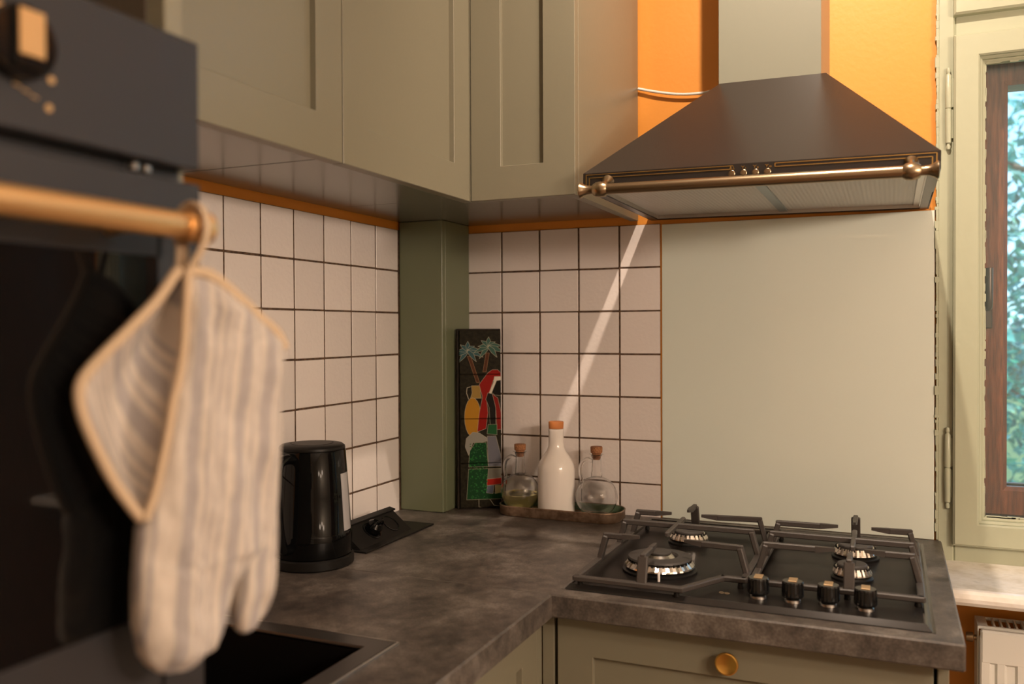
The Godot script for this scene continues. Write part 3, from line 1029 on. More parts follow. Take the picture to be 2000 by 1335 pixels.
	for sg in [-1.0, 1.0]:
		var x := -0.241 if sg < 0 else 0.246
		var br := S()
		lathe(br, [Vector2(0.0, -0.013), Vector2(0.0095, -0.0125), Vector2(0.0125, -0.008), Vector2(0.0135, 0.0), Vector2(0.0125, 0.008), Vector2(0.0095, 0.0125), Vector2(0.0, 0.013)], toward(Vector3.RIGHT, Vector3(x, ry, rz)), 24)
		lathe(br, [Vector2(0.0112, 0.0), Vector2(0.0085, 0.008), Vector2(0.0072, 0.018), Vector2(0.0075, 0.026), Vector2(0.0105, 0.036)], toward(Vector3(0, -0.022, 0.047), Vector3(x, 0.0125, zf)), 24)
		put("bracket", br, M.bronze, t)
		var fn := S()
		lathe(fn, [Vector2(0.0075, 0.0), Vector2(0.0072, 0.006), Vector2(0.008, 0.013), Vector2(0.0105, 0.019), Vector2(0.0135, 0.0235), Vector2(0.0138, 0.025), Vector2(0.012, 0.0265), Vector2(0.0, 0.0275)], toward(Vector3(sg, 0, 0), Vector3(x + sg * 0.011, ry, rz)), 24)
		put("finial", fn, M.bronze, t)
	# power cord
	var cd := S()
	tube(cd, smooth_path([Vector3(0.553, 1.884, 0.004), Vector3(0.596, 1.8715, 0.006), Vector3(0.642, 1.8615, 0.006), Vector3(0.688, 1.8575, 0.006), Vector3(0.722, 1.860, 0.006), Vector3(0.742, 1.868, 0.006), Vector3(0.775, 1.90, 0.006)], 6), 0.0032, 8)
	lone("power_cord", cd, M.white, "thin white power cord sagging across the orange wall to the chimney", "cord")

# ------------------------------------------------------------------ hob
func hob() -> void:
	var t := thing("gas_hob", "black four-burner gas hob set into the dark worktop", "hob", Vector3(0.8655, 0.9, 0.33))
	var X := -0.8655
	var Z := -0.33
	var p := S()
	# plate with a sloped rim and a slightly sunk field
	var xf := Transform3D(Basis(Vector3(1, 0, 0), Vector3(0, 0, -1), Vector3(0, 1, 0)), Vector3.ZERO)
	box(p, Vector3(-0.267, 0.001, -0.267), Vector3(0.267, 0.0068, 0.267))
	put("plate", p, M.plate, t)
	var tr := S()
	frame_ring(tr, Rect2(-0.2815, -0.281, 0.563, 0.562), 0.0155, 0.0005, 0.0085, 0.002, xf, 0.0125)
	put("sloped_rim", tr, M.rim, t)
	# pan supports
	var fy := 0.0195
	var ty := 0.0675
	var le := S()
	var pts := [Vector2(0.608, 0.604), Vector2(0.783, 0.604), Vector2(0.833, 0.513), Vector2(0.867, 0.513), Vector2(0.867, 0.150), Vector2(0.608, 0.150)]
	support(le, pts, [[Vector2(0.608, 0.474), Vector2(0.681, 0.473)], [Vector2(0.867, 0.478), Vector2(0.759, 0.469)], [Vector2(0.719, 0.604), Vector2(0.719, 0.512)], [Vector2(0.608, 0.255), Vector2(0.687, 0.254)], [Vector2(0.867, 0.238), Vector2(0.746, 0.255)], [Vector2(0.714, 0.150), Vector2(0.713, 0.222)]], [[Vector2(0.608, 0.351), Vector2(0.867, 0.347)]], [[Vector2(0.719, 0.432), Vector2(0.719, 0.290)]], X, Z, fy, ty)
	var lo := put("pan_support", le, M.iron, t)
	lo.set_meta("label", "left cast iron pan support with a cut front corner")
	var ri := S()
	pts = [Vector2(0.880, 0.514), Vector2(1.131, 0.514), Vector2(1.131, 0.140), Vector2(0.880, 0.140)]
	support(ri, pts, [[Vector2(0.880, 0.436), Vector2(1.003, 0.435)], [Vector2(1.131, 0.427), Vector2(1.048, 0.426)], [Vector2(1.0275, 0.514), Vector2(1.028, 0.450)], [Vector2(0.880, 0.254), Vector2(0.998, 0.251)], [Vector2(1.131, 0.245), Vector2(1.055, 0.250)], [Vector2(1.025, 0.140), Vector2(1.025, 0.217)]], [[Vector2(0.880, 0.346), Vector2(1.131, 0.349)]], [[Vector2(1.029, 0.414), Vector2(1.028, 0.282)]], X, Z, fy, ty)
	var ro := put("pan_support", ri, M.iron, t)
	ro.set_meta("label", "right rectangular cast iron pan support")
	for q in [[0.612, 0.596], [0.862, 0.518], [0.612, 0.156], [0.862, 0.156], [0.885, 0.510], [1.126, 0.510], [0.885, 0.146], [1.126, 0.146], [0.775, 0.600], [1.025, 0.512]]:
		var ft := S()
		lathe(ft, [Vector2(0.005, 0.0068), Vector2(0.004, 0.0155)], Transform3D(Basis(), Vector3(q[0] + X, 0, q[1] + Z)), 10)
		put("rubber_foot", ft, M.plastic, lo if q[0] < 0.874 else ro)
	# burners
	burner(t, Vector3(0.7140 + X, 0.0068, 0.462 + Z), 0.058, true)
	burner(t, Vector3(0.7190 + X, 0.0068, 0.243 + Z), 0.036, false)
	burner(t, Vector3(1.0275 + X, 0.0068, 0.2415 + Z), 0.037, false)
	burner(t, Vector3(1.0275 + X, 0.0068, 0.3890 + Z), 0.0305, false)
	# knobs
	for x in [0.8955, 0.9475, 1.0, 1.053]:
		var at := Vector3(x + X, 0.0068, 0.556 + Z)
		var rg := S()
		lathe(rg, [Vector2(0.0125, 0.0), Vector2(0.012, 0.0035), Vector2(0.010, 0.005), Vector2(0.0, 0.005)], Transform3D(Basis(), at), 28)
		var kn := S()
		var ring := 40
		var rings := []
		for lv in [[0.0072, 0.0150], [0.0095, 0.0168], [0.030, 0.0163], [0.0322, 0.0152]]:
			var a := []
			for k in ring:
				var r: float = lv[1] - (0.0005 if k % 2 else 0.0)
				a.append(at + Vector3(cos(TAU * k / ring) * r, lv[0], sin(TAU * k / ring) * r))
			rings.append(a)
		loft(kn, rings, false, true, -1)
		lathe(kn, [Vector2(0.005, 0.004), Vector2(0.005, 0.0073)], Transform3D(Basis(), at), 12)
		var ko := put("knob", kn, M.knob, t)
		put("ring", rg, M.steel, ko)
		var mk := S()
		box(mk, at + Vector3(-0.0065, 0.0318, -0.0148), at + Vector3(0.0065, 0.0334, 0.0065), 0.0005)
		put("marker", mk, M.tan, ko)
	# printed mark left of the knobs
	var pm := S()
	for k in 2:
		var cpath := []
		for i in 14:
			var a := TAU * i / 14.0
			cpath.append(Vector3(0.8375 + X + 0.0085 * k + cos(a) * 0.0036, 0.0070, 0.553 + Z + sin(a) * 0.0036))
		tube(pm, cpath, 0.0005, 6, true)
	put("printed_mark", pm, M.print, t)
	var sl := S()
	box(sl, Vector3(0.2545, 0.0066, -0.24), Vector3(0.2570, 0.0071, 0.235))
	put("groove", sl, M.plastic, t)
	var ig := S()
	lathe(ig, [Vector2(0.0022, 0.0), Vector2(0.0022, 0.014), Vector2(0.0012, 0.017), Vector2(0.0, 0.017)], Transform3D(Basis(), Vector3(0.7290 + X, 0.0068, 0.530 + Z)), 12)
	put("spark_plug", ig, M.ceramic, t)

func support(s: SurfaceTool, ring: Array, fingers: Array, across: Array, along: Array, X: float, Z: float, fy: float, ty: float) -> void:
	var v := func(p: Vector2, y: float) -> Vector3: return Vector3(p.x + X, y, p.y + Z)
	for i in ring.size():
		var a: Vector2 = ring[i]
		var b: Vector2 = ring[(i + 1) % ring.size()]
		var d := (b - a).normalized() * 0.0044
		bar(s, v.call(a - d, fy), v.call(b + d, fy), 0.0115, 0.009, 0.0018)
	var post := func(p: Vector2, inward: Vector2) -> void:
		bar(s, v.call(p, fy), v.call(p + inward * 0.012, ty - 0.004), 0.0095, 0.0165, 0.0018, Vector3(-inward.y, 0, inward.x))
	for f in fingers:
		var a: Vector2 = f[0]
		var b: Vector2 = f[1]
		var d := (b - a).normalized()
		post.call(a, d)
		bar(s, v.call(a + d * 0.007, ty - 0.0045), v.call(b - d * 0.03, ty - 0.0045), 0.0088, 0.010, 0.0015)
		# tapering tip
		var tip := []
		for k in 5:
			var u := k / 4.0
			var c: Vector3 = v.call(b - d * 0.031 * (1.0 - u), ty - 0.0045 + 0.002 * u)
			var w := 0.0044 * (1.0 - 0.5 * u * u)
			var h := 0.0050 * (1.0 - 0.5 * u)
			var sd := Vector3(-d.y, 0, d.x)
			tip.append([c + sd * w + Vector3(0, h, 0), c - sd * w + Vector3(0, h, 0), c - sd * w - Vector3(0, h, 0), c + sd * w - Vector3(0, h, 0)])
		loft(s, tip, false, true, -1)
	for f in across:
		var a: Vector2 = f[0]
		var b: Vector2 = f[1]
		var d := (b - a).normalized()
		post.call(a, d)
		post.call(b, -d)
		bar(s, v.call(a + d * 0.007, ty - 0.0045), v.call(b - d * 0.007, ty - 0.0045), 0.0095, 0.010, 0.0015)
	for f in along:
		bar(s, v.call(f[0], ty - 0.004), v.call(f[1], ty - 0.004), 0.0085, 0.0095, 0.002)

func burner(t: Node, at: Vector3, r: float, double: bool) -> void:
	var xf := Transform3D(Basis(), at)
	var b := S()
	lathe(b, [Vector2(r * 1.12, 0.0), Vector2(r * 1.12, 0.004), Vector2(r * 1.0, 0.007), Vector2(0.0, 0.007)], xf, 40)
	var bo := put("burner", b, M.plastic, t)
	# fluted silver crown
	var c := S()
	var n := 60
	var rings := []
	for lv in [[0.007, 0.97], [0.010, 1.06], [0.0125, 1.045], [0.0215, 0.90]]:
		var a := []
		for k in n:
			var q: float = r * lv[1] * (1.0 - (0.018 if k % 2 else 0.0))
			a.append(at + Vector3(cos(TAU * k / n) * q, lv[0], sin(TAU * k / n) * q))
		rings.append(a)
	loft(c, rings, false, true, -1)
	put("crown", c, M.burner, bo)
	var k := S()
	if double:
		lathe(k, [Vector2(r * 0.52, 0.0245), Vector2(r * 0.52, 0.0218), Vector2(r * 0.92, 0.0218), Vector2(r * 0.96, 0.0232), Vector2(r * 0.94, 0.0262), Vector2(r * 0.56, 0.028), Vector2(r * 0.52, 0.0245)], xf, 48)
		lathe(k, [Vector2(r * 0.30, 0.0305), Vector2(r * 0.35, 0.0315), Vector2(r * 0.35, 0.0340), Vector2(r * 0.31, 0.0355), Vector2(0.0, 0.0355)], xf, 32)
		var inn := S()
		lathe(inn, [Vector2(r * 0.50, 0.0210), Vector2(r * 0.49, 0.0235), Vector2(r * 0.33, 0.0305), Vector2(0.0, 0.0305)], xf, 40)
		put("inner_crown", inn, M.burner, bo)
	else:
		lathe(k, [Vector2(r * 0.72, 0.0215), Vector2(r * 0.81, 0.0222), Vector2(r * 0.81, 0.0250), Vector2(r * 0.75, 0.0268), Vector2(0.0, 0.0268)], xf, 40)
	put("cap", k, M.cap, bo)
	# slots between crown and cap
	var sl := S()
	var m := 36 if double else 24
	for i in m:
		var a := TAU * i / m
		var d := Vector3(cos(a), 0, sin(a))
		bar(sl, at + d * r * 0.86 + Vector3(0, 0.0212, 0), at + d * r * 0.955 + Vector3(0, 0.0188, 0), r * 0.045, 0.0035, 0.0)
	var so := put("flame_slot", sl, M.plastic, bo)
	so.set_meta("kind", "stuff")

# ------------------------------------------------------------------ things on the worktop
func kettle() -> void:
	var t := thing("kettle", "glossy black tapered electric kettle beside the pop-up socket", "kettle", Vector3(0.1, 0.9, 0.632))
	var b := S()
	lathe(b, [Vector2(0.0, 0.0005), Vector2(0.073, 0.0005), Vector2(0.0755, 0.003), Vector2(0.0755, 0.017), Vector2(0.072, 0.0195), Vector2(0.0, 0.0195)], Transform3D(), 56)
	put("base", b, M.plastic, t)
	var s := S()
	lathe(s, [Vector2(0.0, 0.0205), Vector2(0.071, 0.0205), Vector2(0.0725, 0.023), Vector2(0.0722, 0.06), Vector2(0.0715, 0.062), Vector2(0.0708, 0.063), Vector2(0.0672, 0.13), Vector2(0.0615, 0.211), Vector2(0.0605, 0.2125), Vector2(0.0, 0.2125)], Transform3D(), 64)
	put("body", s, M.gloss, t)
	var l := S()
	lathe(l, [Vector2(0.060, 0.213), Vector2(0.0608, 0.214), Vector2(0.0602, 0.218), Vector2(0.056, 0.2215), Vector2(0.040, 0.2235), Vector2(0.0395, 0.2225), Vector2(0.038, 0.2225), Vector2(0.0375, 0.2238), Vector2(0.0, 0.2245)], Transform3D(), 56)
	put("lid", l, M.plastic, t)
	# handle at the left, towards the sink
	var hd := Vector3(0.036, 0, 1.0)
	var h := S()
	tube(h, smooth_path([hd * 0.052 + Vector3(0, 0.200, 0), hd * 0.085 + Vector3(0, 0.203, 0), hd * 0.104 + Vector3(0, 0.190, 0), hd * 0.108 + Vector3(0, 0.13, 0), hd * 0.100 + Vector3(0, 0.07, 0), hd * 0.088 + Vector3(0, 0.045, 0), hd * 0.066 + Vector3(0, 0.04, 0)], 6), 0.0095, 14)
	put("handle", h, M.gloss, t)
	# water gauge on the right
	var g := S()
	var dir := Vector3(0.985, 0, -0.17)
	var side := Vector3(-dir.z, 0, dir.x)
	var rings := []
	for k in 8:
		var y := 0.066 + 0.104 * k / 7.0
		var r := lerpf(0.0712, 0.0652, k / 7.0)
		var a := []
		for q in [-0.014, -0.007, 0.0, 0.007, 0.014]:
			a.append(dir * sqrt((r + 0.0006) ** 2 - q * q) + side * q + Vector3(0, y, 0))
		a.append(dir * (r - 0.006) + side * 0.0125 + Vector3(0, y, 0))
		a.append(dir * (r - 0.006) - side * 0.0125 + Vector3(0, y, 0))
		rings.append(a)
	loft(g, rings)
	put("water_gauge", g, M.gauge, t)

func socket() -> void:
	var t := thing("pop_up_socket", "black flip-up worktop socket standing open against the left wall tiles", "socket", Vector3(0.0, 0.9, 0.41))
	var f := S()
	box(f, Vector3(0.062, 0.0005, -0.142), Vector3(0.158, 0.004, 0.13), 0.001)
	put("frame", f, M.plastic, t)
	# tilted unit: prism along z
	var s := S()
	var poly := PackedVector2Array([Vector2(0.070, 0.0042), Vector2(0.139, 0.0042), Vector2(0.092, 0.042), Vector2(0.084, 0.042)])
	prism(s, poly, -0.075, 0.122, Transform3D())
	var body := put("unit", s, M.plastic, t)
	var l := S()
	box(l, Vector3(-0.006, -0.0015, -0.082), Vector3(0.010, 0.0025, 0.128), 0.001, Transform3D(Basis.from_euler(Vector3(0, 0, -0.25)), Vector3(0.086, 0.0435, 0.0)))
	put("lid", l, M.plastic, t)
	var up := Vector3(0.0378, 0.047, 0).normalized()
	for z in [0.045, -0.028]:
		var o := S()
		var c := Vector3(0.1155, 0.0232, z)
		lathe(o, [Vector2(0.0215, 0.0), Vector2(0.0215, 0.002), Vector2(0.0195, 0.0022), Vector2(0.0188, -0.006), Vector2(0.0, -0.006)], toward(up, c), 28)
		put("outlet", o, M.knob, body)
		if z > 0:
			var p := S()
			lathe(p, [Vector2(0.016, 0.0), Vector2(0.0165, 0.016), Vector2(0.010, 0.024), Vector2(0.0, 0.025)], toward(up, c), 24)
			var loop := []
			for i in 12:
				var a := PI * i / 11.0
				loop.append(c + up * (0.012 + 0.016 * sin(a)) + Vector3(0.004, 0, cos(a) * 0.021))
			tube(p, loop, 0.0022, 8)
			put("plug", p, M.gloss, body)

func painted_board() -> void:
	var t := thing("painted_tile_picture", "dark board of four stacked tiles painted with a woman, jug and palms", "picture", Vector3(0.1745, 0.9005, 0.0675))
	t.rotation = Vector3(0, 0.555, 0)
	t.rotate_object_local(Vector3.RIGHT, -0.015)
	var w := 0.1075
	var b := S()
	box(b, Vector3(-w / 2, 0, -0.014), Vector3(w / 2, 0.434, 0.0), 0.0015)
	put("board", b, M.board, t)
	var tex := paint()
	var m := mat(Color.WHITE, 0.4, 0.0, 0.12)
	m.albedo_texture = tex
	for k in 4:
		var y0 := 0.0035 + k * 0.1070
		var y1 := y0 + 0.1058
		var x0 := -w / 2 + 0.0065
		var x1 := w / 2 - 0.0005
		var st := SurfaceTool.new()
		st.begin(Mesh.PRIMITIVE_TRIANGLES)
		var bev := 0.0016
		var front := [Vector3(x0 + bev, y0 + bev, 0.006), Vector3(x1 - bev, y0 + bev, 0.006), Vector3(x1 - bev, y1 - bev, 0.006), Vector3(x0 + bev, y1 - bev, 0.006)]
		var back := [Vector3(x0, y0, 0.0002), Vector3(x1, y0, 0.0002), Vector3(x1, y1, 0.0002), Vector3(x0, y1, 0.0002)]
		var edge := [Vector3(x0, y0, 0.0044), Vector3(x1, y0, 0.0044), Vector3(x1, y1, 0.0044), Vector3(x0, y1, 0.0044)]
		var outs := [Vector3(0, -1, 0), Vector3(1, 0, 0), Vector3(0, 1, 0), Vector3(-1, 0, 0)]
		uv_quad(st, front, Vector3(0, 0, 1))
		for i in 4:
			var j := (i + 1) % 4
			uv_quad(st, [front[i], front[j], edge[j], edge[i]], outs[i] + Vector3(0, 0, 0.5))
			uv_quad(st, [edge[i], edge[j], back[j], back[i]], outs[i])
		put("painted_tile", st, m, t)

func uv_quad(st: SurfaceTool, q: Array, out: Vector3) -> void:
	st.set_smooth_group(-1)
	for ids in [[0, 1, 2], [0, 2, 3]]:
		var a: Vector3 = q[ids[0]]
		var b: Vector3 = q[ids[1]]
		var c: Vector3 = q[ids[2]]
		if (a - c).cross(a - b).dot(out) < 0.0:
			var x := b
			b = c
			c = x
		for v in [a, b, c]:
			st.set_uv(Vector2(clampf((v.x + 0.0475) / 0.101, 0.002, 0.998), clampf(1.0 - v.y / 0.434, 0.002, 0.998)))
			st.add_vertex(v)

# the picture on the tiles: given as shapes in a 76 x 342 field
func paint() -> ImageTexture:
	var k := 4.0
	var W := 76
	var H := 342
	var im := Image.create(int(W * k), int(H * k), false, Image.FORMAT_RGB8)
	var ns := noise_image(512, 0.03, 81, 4)
	for y in im.get_height():
		for x in im.get_width():
			var v := ns.get_pixel(x % 512, y % 512).r
			im.set_pixel(x, y, lin(0.012 + 0.02 * v, 0.011 + 0.016 * v, 0.008 + 0.008 * v))
	var line := lin(0.42, 0.38, 0.28)
	# palms
	var crowns := [[Vector2(16, 42), lin(0.045, 0.10, 0.105)], [Vector2(54, 34), lin(0.05, 0.11, 0.085)]]
	var trunks := [[Vector2(18, 52), Vector2(34, 102)], [Vector2(52, 46), Vector2(46, 82)]]
	for tr in trunks:
		blob(im, k, [tr[0] + Vector2(-3, 0), tr[0] + Vector2(3, 0), tr[1] + Vector2(3, 0), tr[1] + Vector2(-3, 0)], lin(0.09, 0.035, 0.018), lin(0.33, 0.2, 0.1))
	for c in crowns:
		for i in 9:
			var a := -PI * 1.25 + i * PI * 1.5 / 8.0
			var o: Vector2 = c[0]
			var d := Vector2(cos(a), sin(a) * 0.9)
			var n := Vector2(-d.y, d.x)
			var l := 25.0 + 4.0 * sin(i * 2.1)
			var droop := Vector2(0, 7)
			blob(im, k, [o - n * 2.5, o + d * l * 0.5 - n * 4.5 + droop * 0.2, o + d * l + droop, o + d * l * 0.5 + n * 4.0 + droop * 0.3, o + n * 2.5], c[1], line)
	# jug
	loop_line(im, k, [Vector2(20, 110), Vector2(14, 112), Vector2(13, 122), Vector2(17, 134)], 1.0, line)
	blob(im, k, [Vector2(22, 108), Vector2(40, 108), Vector2(38, 122), Vector2(40, 132), Vector2(20, 132), Vector2(23, 122)], lin(0.30, 0.19, 0.05), line)
	blob(im, k, oval(Vector2(24, 168), 15, 37), lin(0.40, 0.19, 0.02), line)
	# figure
	blob(im, k, [Vector2(36, 106), Vector2(46, 92), Vector2(52, 84), Vector2(60, 78), Vector2(70, 78), Vector2(76, 84), Vector2(76, 92), Vector2(66, 94), Vector2(60, 108), Vector2(54, 122), Vector2(50, 140), Vector2(52, 160), Vector2(48, 190), Vector2(32, 196), Vector2(36, 160), Vector2(42, 130)], lin(0.25, 0.014, 0.010), line)
	blob(im, k, [Vector2(62, 98), Vector2(76, 96), Vector2(76, 128), Vector2(64, 126), Vector2(56, 118)], lin(0.012, 0.010, 0.008), line)
	blob(im, k, [Vector2(64, 91), Vector2(76, 91), Vector2(76, 98), Vector2(68, 99), Vector2(58, 124), Vector2(54, 122), Vector2(62, 103)], lin(0.62, 0.56, 0.46), line)
	blob(im, k, [Vector2(52, 122), Vector2(60, 124), Vector2(66, 150), Vector2(66, 184), Vector2(56, 184), Vector2(54, 150), Vector2(48, 134)], lin(0.016, 0.014, 0.012), line)
	blob(im, k, [Vector2(60, 124), Vector2(70, 132), Vector2(76, 160), Vector2(76, 192), Vector2(68, 192), Vector2(66, 150)], lin(0.20, 0.016, 0.012), line)
	blob(im, k, [Vector2(52, 182), Vector2(68, 182), Vector2(68, 202), Vector2(50, 200)], lin(0.02, 0.085, 0.03), line)
	# hip cloth and skirt
	blob(im, k, [Vector2(12, 208), Vector2(24, 196), Vector2(36, 198), Vector2(56, 212), Vector2(40, 216), Vector2(24, 216), Vector2(16, 240), Vector2(10, 224)], lin(0.26, 0.25, 0.21), line)
	blob(im, k, [Vector2(18, 232), Vector2(28, 216), Vector2(48, 216), Vector2(52, 262), Vector2(16, 262)], lin(0.012, 0.05, 0.018), line)
	blob(im, k, [Vector2(50, 204), Vector2(66, 204), Vector2(76, 246), Vector2(76, 262), Vector2(52, 262)], lin(0.14, 0.14, 0.16), line)
	blob(im, k, [Vector2(16, 266), Vector2(52, 266), Vector2(50, 296), Vector2(54, 312), Vector2(76, 312), Vector2(76, 324), Vector2(12, 324)], lin(0.014, 0.055, 0.02), line)
	blob(im, k, [Vector2(52, 266), Vector2(76, 266), Vector2(76, 290), Vector2(50, 290)], lin(0.15, 0.14, 0.11), line)
	blob(im, k, [Vector2(49, 286), Vector2(76, 284), Vector2(76, 296), Vector2(49, 298)], lin(0.33, 0.02, 0.012), line)
	blob(im, k, [Vector2(50, 298), Vector2(62, 298), Vector2(60, 314), Vector2(48, 312)], lin(0.12, 0.14, 0.18), line)
	blob(im, k, [Vector2(64, 298), Vector2(76, 298), Vector2(74, 312), Vector2(64, 314)], lin(0.36, 0.33, 0.15), line)
	for i in 150:
		var p := Vector2(rng.randf_range(18, 50), rng.randf_range(218, 322))
		blob(im, k, oval(p, rng.randf_range(0.6, 1.6), rng.randf_range(0.6, 1.4)), lin(0.03, rng.randf_range(0.08, 0.2), 0.035), Color(0, 0, 0, 0))
	loop_line(im, k, [Vector2(34, 324), Vector2(34, 338), Vector2(44, 341)], 0.9, line)
	loop_line(im, k, [Vector2(54, 324), Vector2(62, 336), Vector2(74, 338)], 0.9, line)
	return ImageTexture.create_from_image(im)

func oval(c: Vector2, rx: float, ry: float) -> Array:
	var p := []
	for i in 20:
		var a := TAU * i / 20.0
		p.append(c + Vector2(cos(a) * rx, sin(a) * ry))
	return p

func blob(im: Image, k: float, pts: Array, fill: Color, edge: Color) -> void:
	var poly := PackedVector2Array()
	for p in pts:
		poly.append(p * k)
	var lo := poly[0]
	var hi := poly[0]
	for p in poly:
		lo = lo.min(p)
		hi = hi.max(p)
	for y in range(maxi(0, int(lo.y)), mini(im.get_height(), int(hi.y) + 1)):
		var xs := []
		for i in poly.size():
			var a := poly[i]
			var b := poly[(i + 1) % poly.size()]
			if (a.y <= y + 0.5) != (b.y <= y + 0.5):
				xs.append(a.x + (y + 0.5 - a.y) / (b.y - a.y) * (b.x - a.x))
		xs.sort()
		for i in range(0, xs.size() - 1, 2):
			var x0 := maxi(0, int(xs[i]))
			var x1 := mini(im.get_width(), int(xs[i + 1]) + 1)
			if x1 > x0:
				im.fill_rect(Rect2i(x0, y, x1 - x0, 1), fill)
	if edge.a > 0.0:
		var closed := pts.duplicate()
		closed.append(pts[0])
		loop_line(im, k, closed, 0.7, edge)

func loop_line(im: Image, k: float, pts: Array, w: float, c: Color) -> void:
	for i in pts.size() - 1:
		var a: Vector2 = pts[i] * k
		var b: Vector2 = pts[i + 1] * k
		var n := int(a.distance_to(b)) + 1
		for j in n:
			var p := a.lerp(b, float(j) / n)
			var r := maxi(1, int(w * k))
			im.fill_rect(Rect2i(int(p.x) - r / 2, int(p.y) - r / 2, r, r).intersection(Rect2i(0, 0, im.get_width(), im.get_height())), c)

func tray_and_bottles() -> void:
	var c := Vector3(0.3865, 0.9, 0.0705)
	var t := thing("metal_tray", "oblong worn metal tray with rounded ends holding three bottles", "tray", c)
	var s := S()
	var rings := []
	for q in [[0.144, 0.0505, 0.0005], [0.1475, 0.054, 0.004], [0.1478, 0.0545, 0.021], [0.1488, 0.0555, 0.0235], [0.1478, 0.0545, 0.0248], [0.1462, 0.0529, 0.0235], [0.1455, 0.0522, 0.006], [0.143, 0.050, 0.0035]]:
		var a := []
		for p in stadium(0, 0, q[0], q[1], q[1] * 0.80, 10):
			a.append(Vector3(p.x, q[2], p.y))
		rings.append(a)
	# outside, lip and inside walls
	for i in rings.size() - 1:
		var a: Array = rings[i]
		var b: Array = rings[i + 1]
		for k in a.size():
			var l := (k + 1) % a.size()
			var m: Vector3 = (a[k] + a[l]) / 2.0
			var out := Vector3(m.x * 0.4, 0, m.z) * (1.0 if i < 4 else -1.0) + Vector3(0, -0.03 if i == 0 else 0.03 if i in [3, 4, 6] else 0.0, 0)
			quad(s, a[k], a[l], b[l], b[k], out, 0)
	var base: Array = rings[0]
	for k in base.size():
		tri(s, Vector3(0, 0.0005, 0), base[k], base[(k + 1) % base.size()], Vector3.DOWN)
	put("rim", s, M.tray, t)
	var f := S()
	var last: Array = rings[7]
	for k in last.size():
		tri(f, Vector3(0, 0.0035, 0), last[k], last[(k + 1) % last.size()], Vector3.UP)
	for k in last.size():
		var a: Array = rings[6]
		var b: Array = rings[5]
		var l := (k + 1) % last.size()
		var m: Vector3 = (b[k] + b[l]) / 2.0
		quad(f, a[k] * Vector3(0.999, 1, 0.997), a[l] * Vector3(0.999, 1, 0.997), b[l] * Vector3(0.999, 1, 0.997), b[k] * Vector3(0.999, 1, 0.997), Vector3(-m.x, 0, -m.z), 0)
	put("lining", f, M.tray_in, t)
	var y := 0.9042
	# white bottle
	var w := thing("ceramic_bottle", "tall white ceramic bottle with orange cork between two glass cruets", "bottle", Vector3(0.375, y, 0.074))
	var b := S()
	lathe(b, [Vector2(0.0, 0.0), Vector2(0.040, 0.0), Vector2(0.0425, 0.003), Vector2(0.043, 0.02), Vector2(0.043, 0.103), Vector2(0.0415, 0.114), Vector2(0.037, 0.125), Vector2(0.030, 0.136), Vector2(0.0225, 0.147), Vector2(0.0185, 0.157), Vector2(0.0175, 0.168), Vector2(0.0175, 0.192), Vector2(0.0182, 0.195), Vector2(0.0178, 0.198), Vector2(0.012, 0.1985), Vector2(0.012, 0.18)], Transform3D(), 48)
	put("body", b, M.ceramic, w)
	var k := S()
	lathe(k, [Vector2(0.0115, 0.185), Vector2(0.0115, 0.1982), Vector2(0.0168, 0.1990), Vector2(0.0172, 0.201), Vector2(0.0178, 0.213), Vector2(0.0168, 0.215), Vector2(0.0, 0.2155)], Transform3D(), 28)
	put("cork", k, M.orange_cork, w)
	cruet(Vector3(0.2815, y, 0.068), 0.0465, true, "round glass oil cruet with some yellow oil, left of the white bottle")
	cruet(Vector3(0.4695, y, 0.064), 0.0480, false, "empty round glass cruet with cork, right of the white bottle")

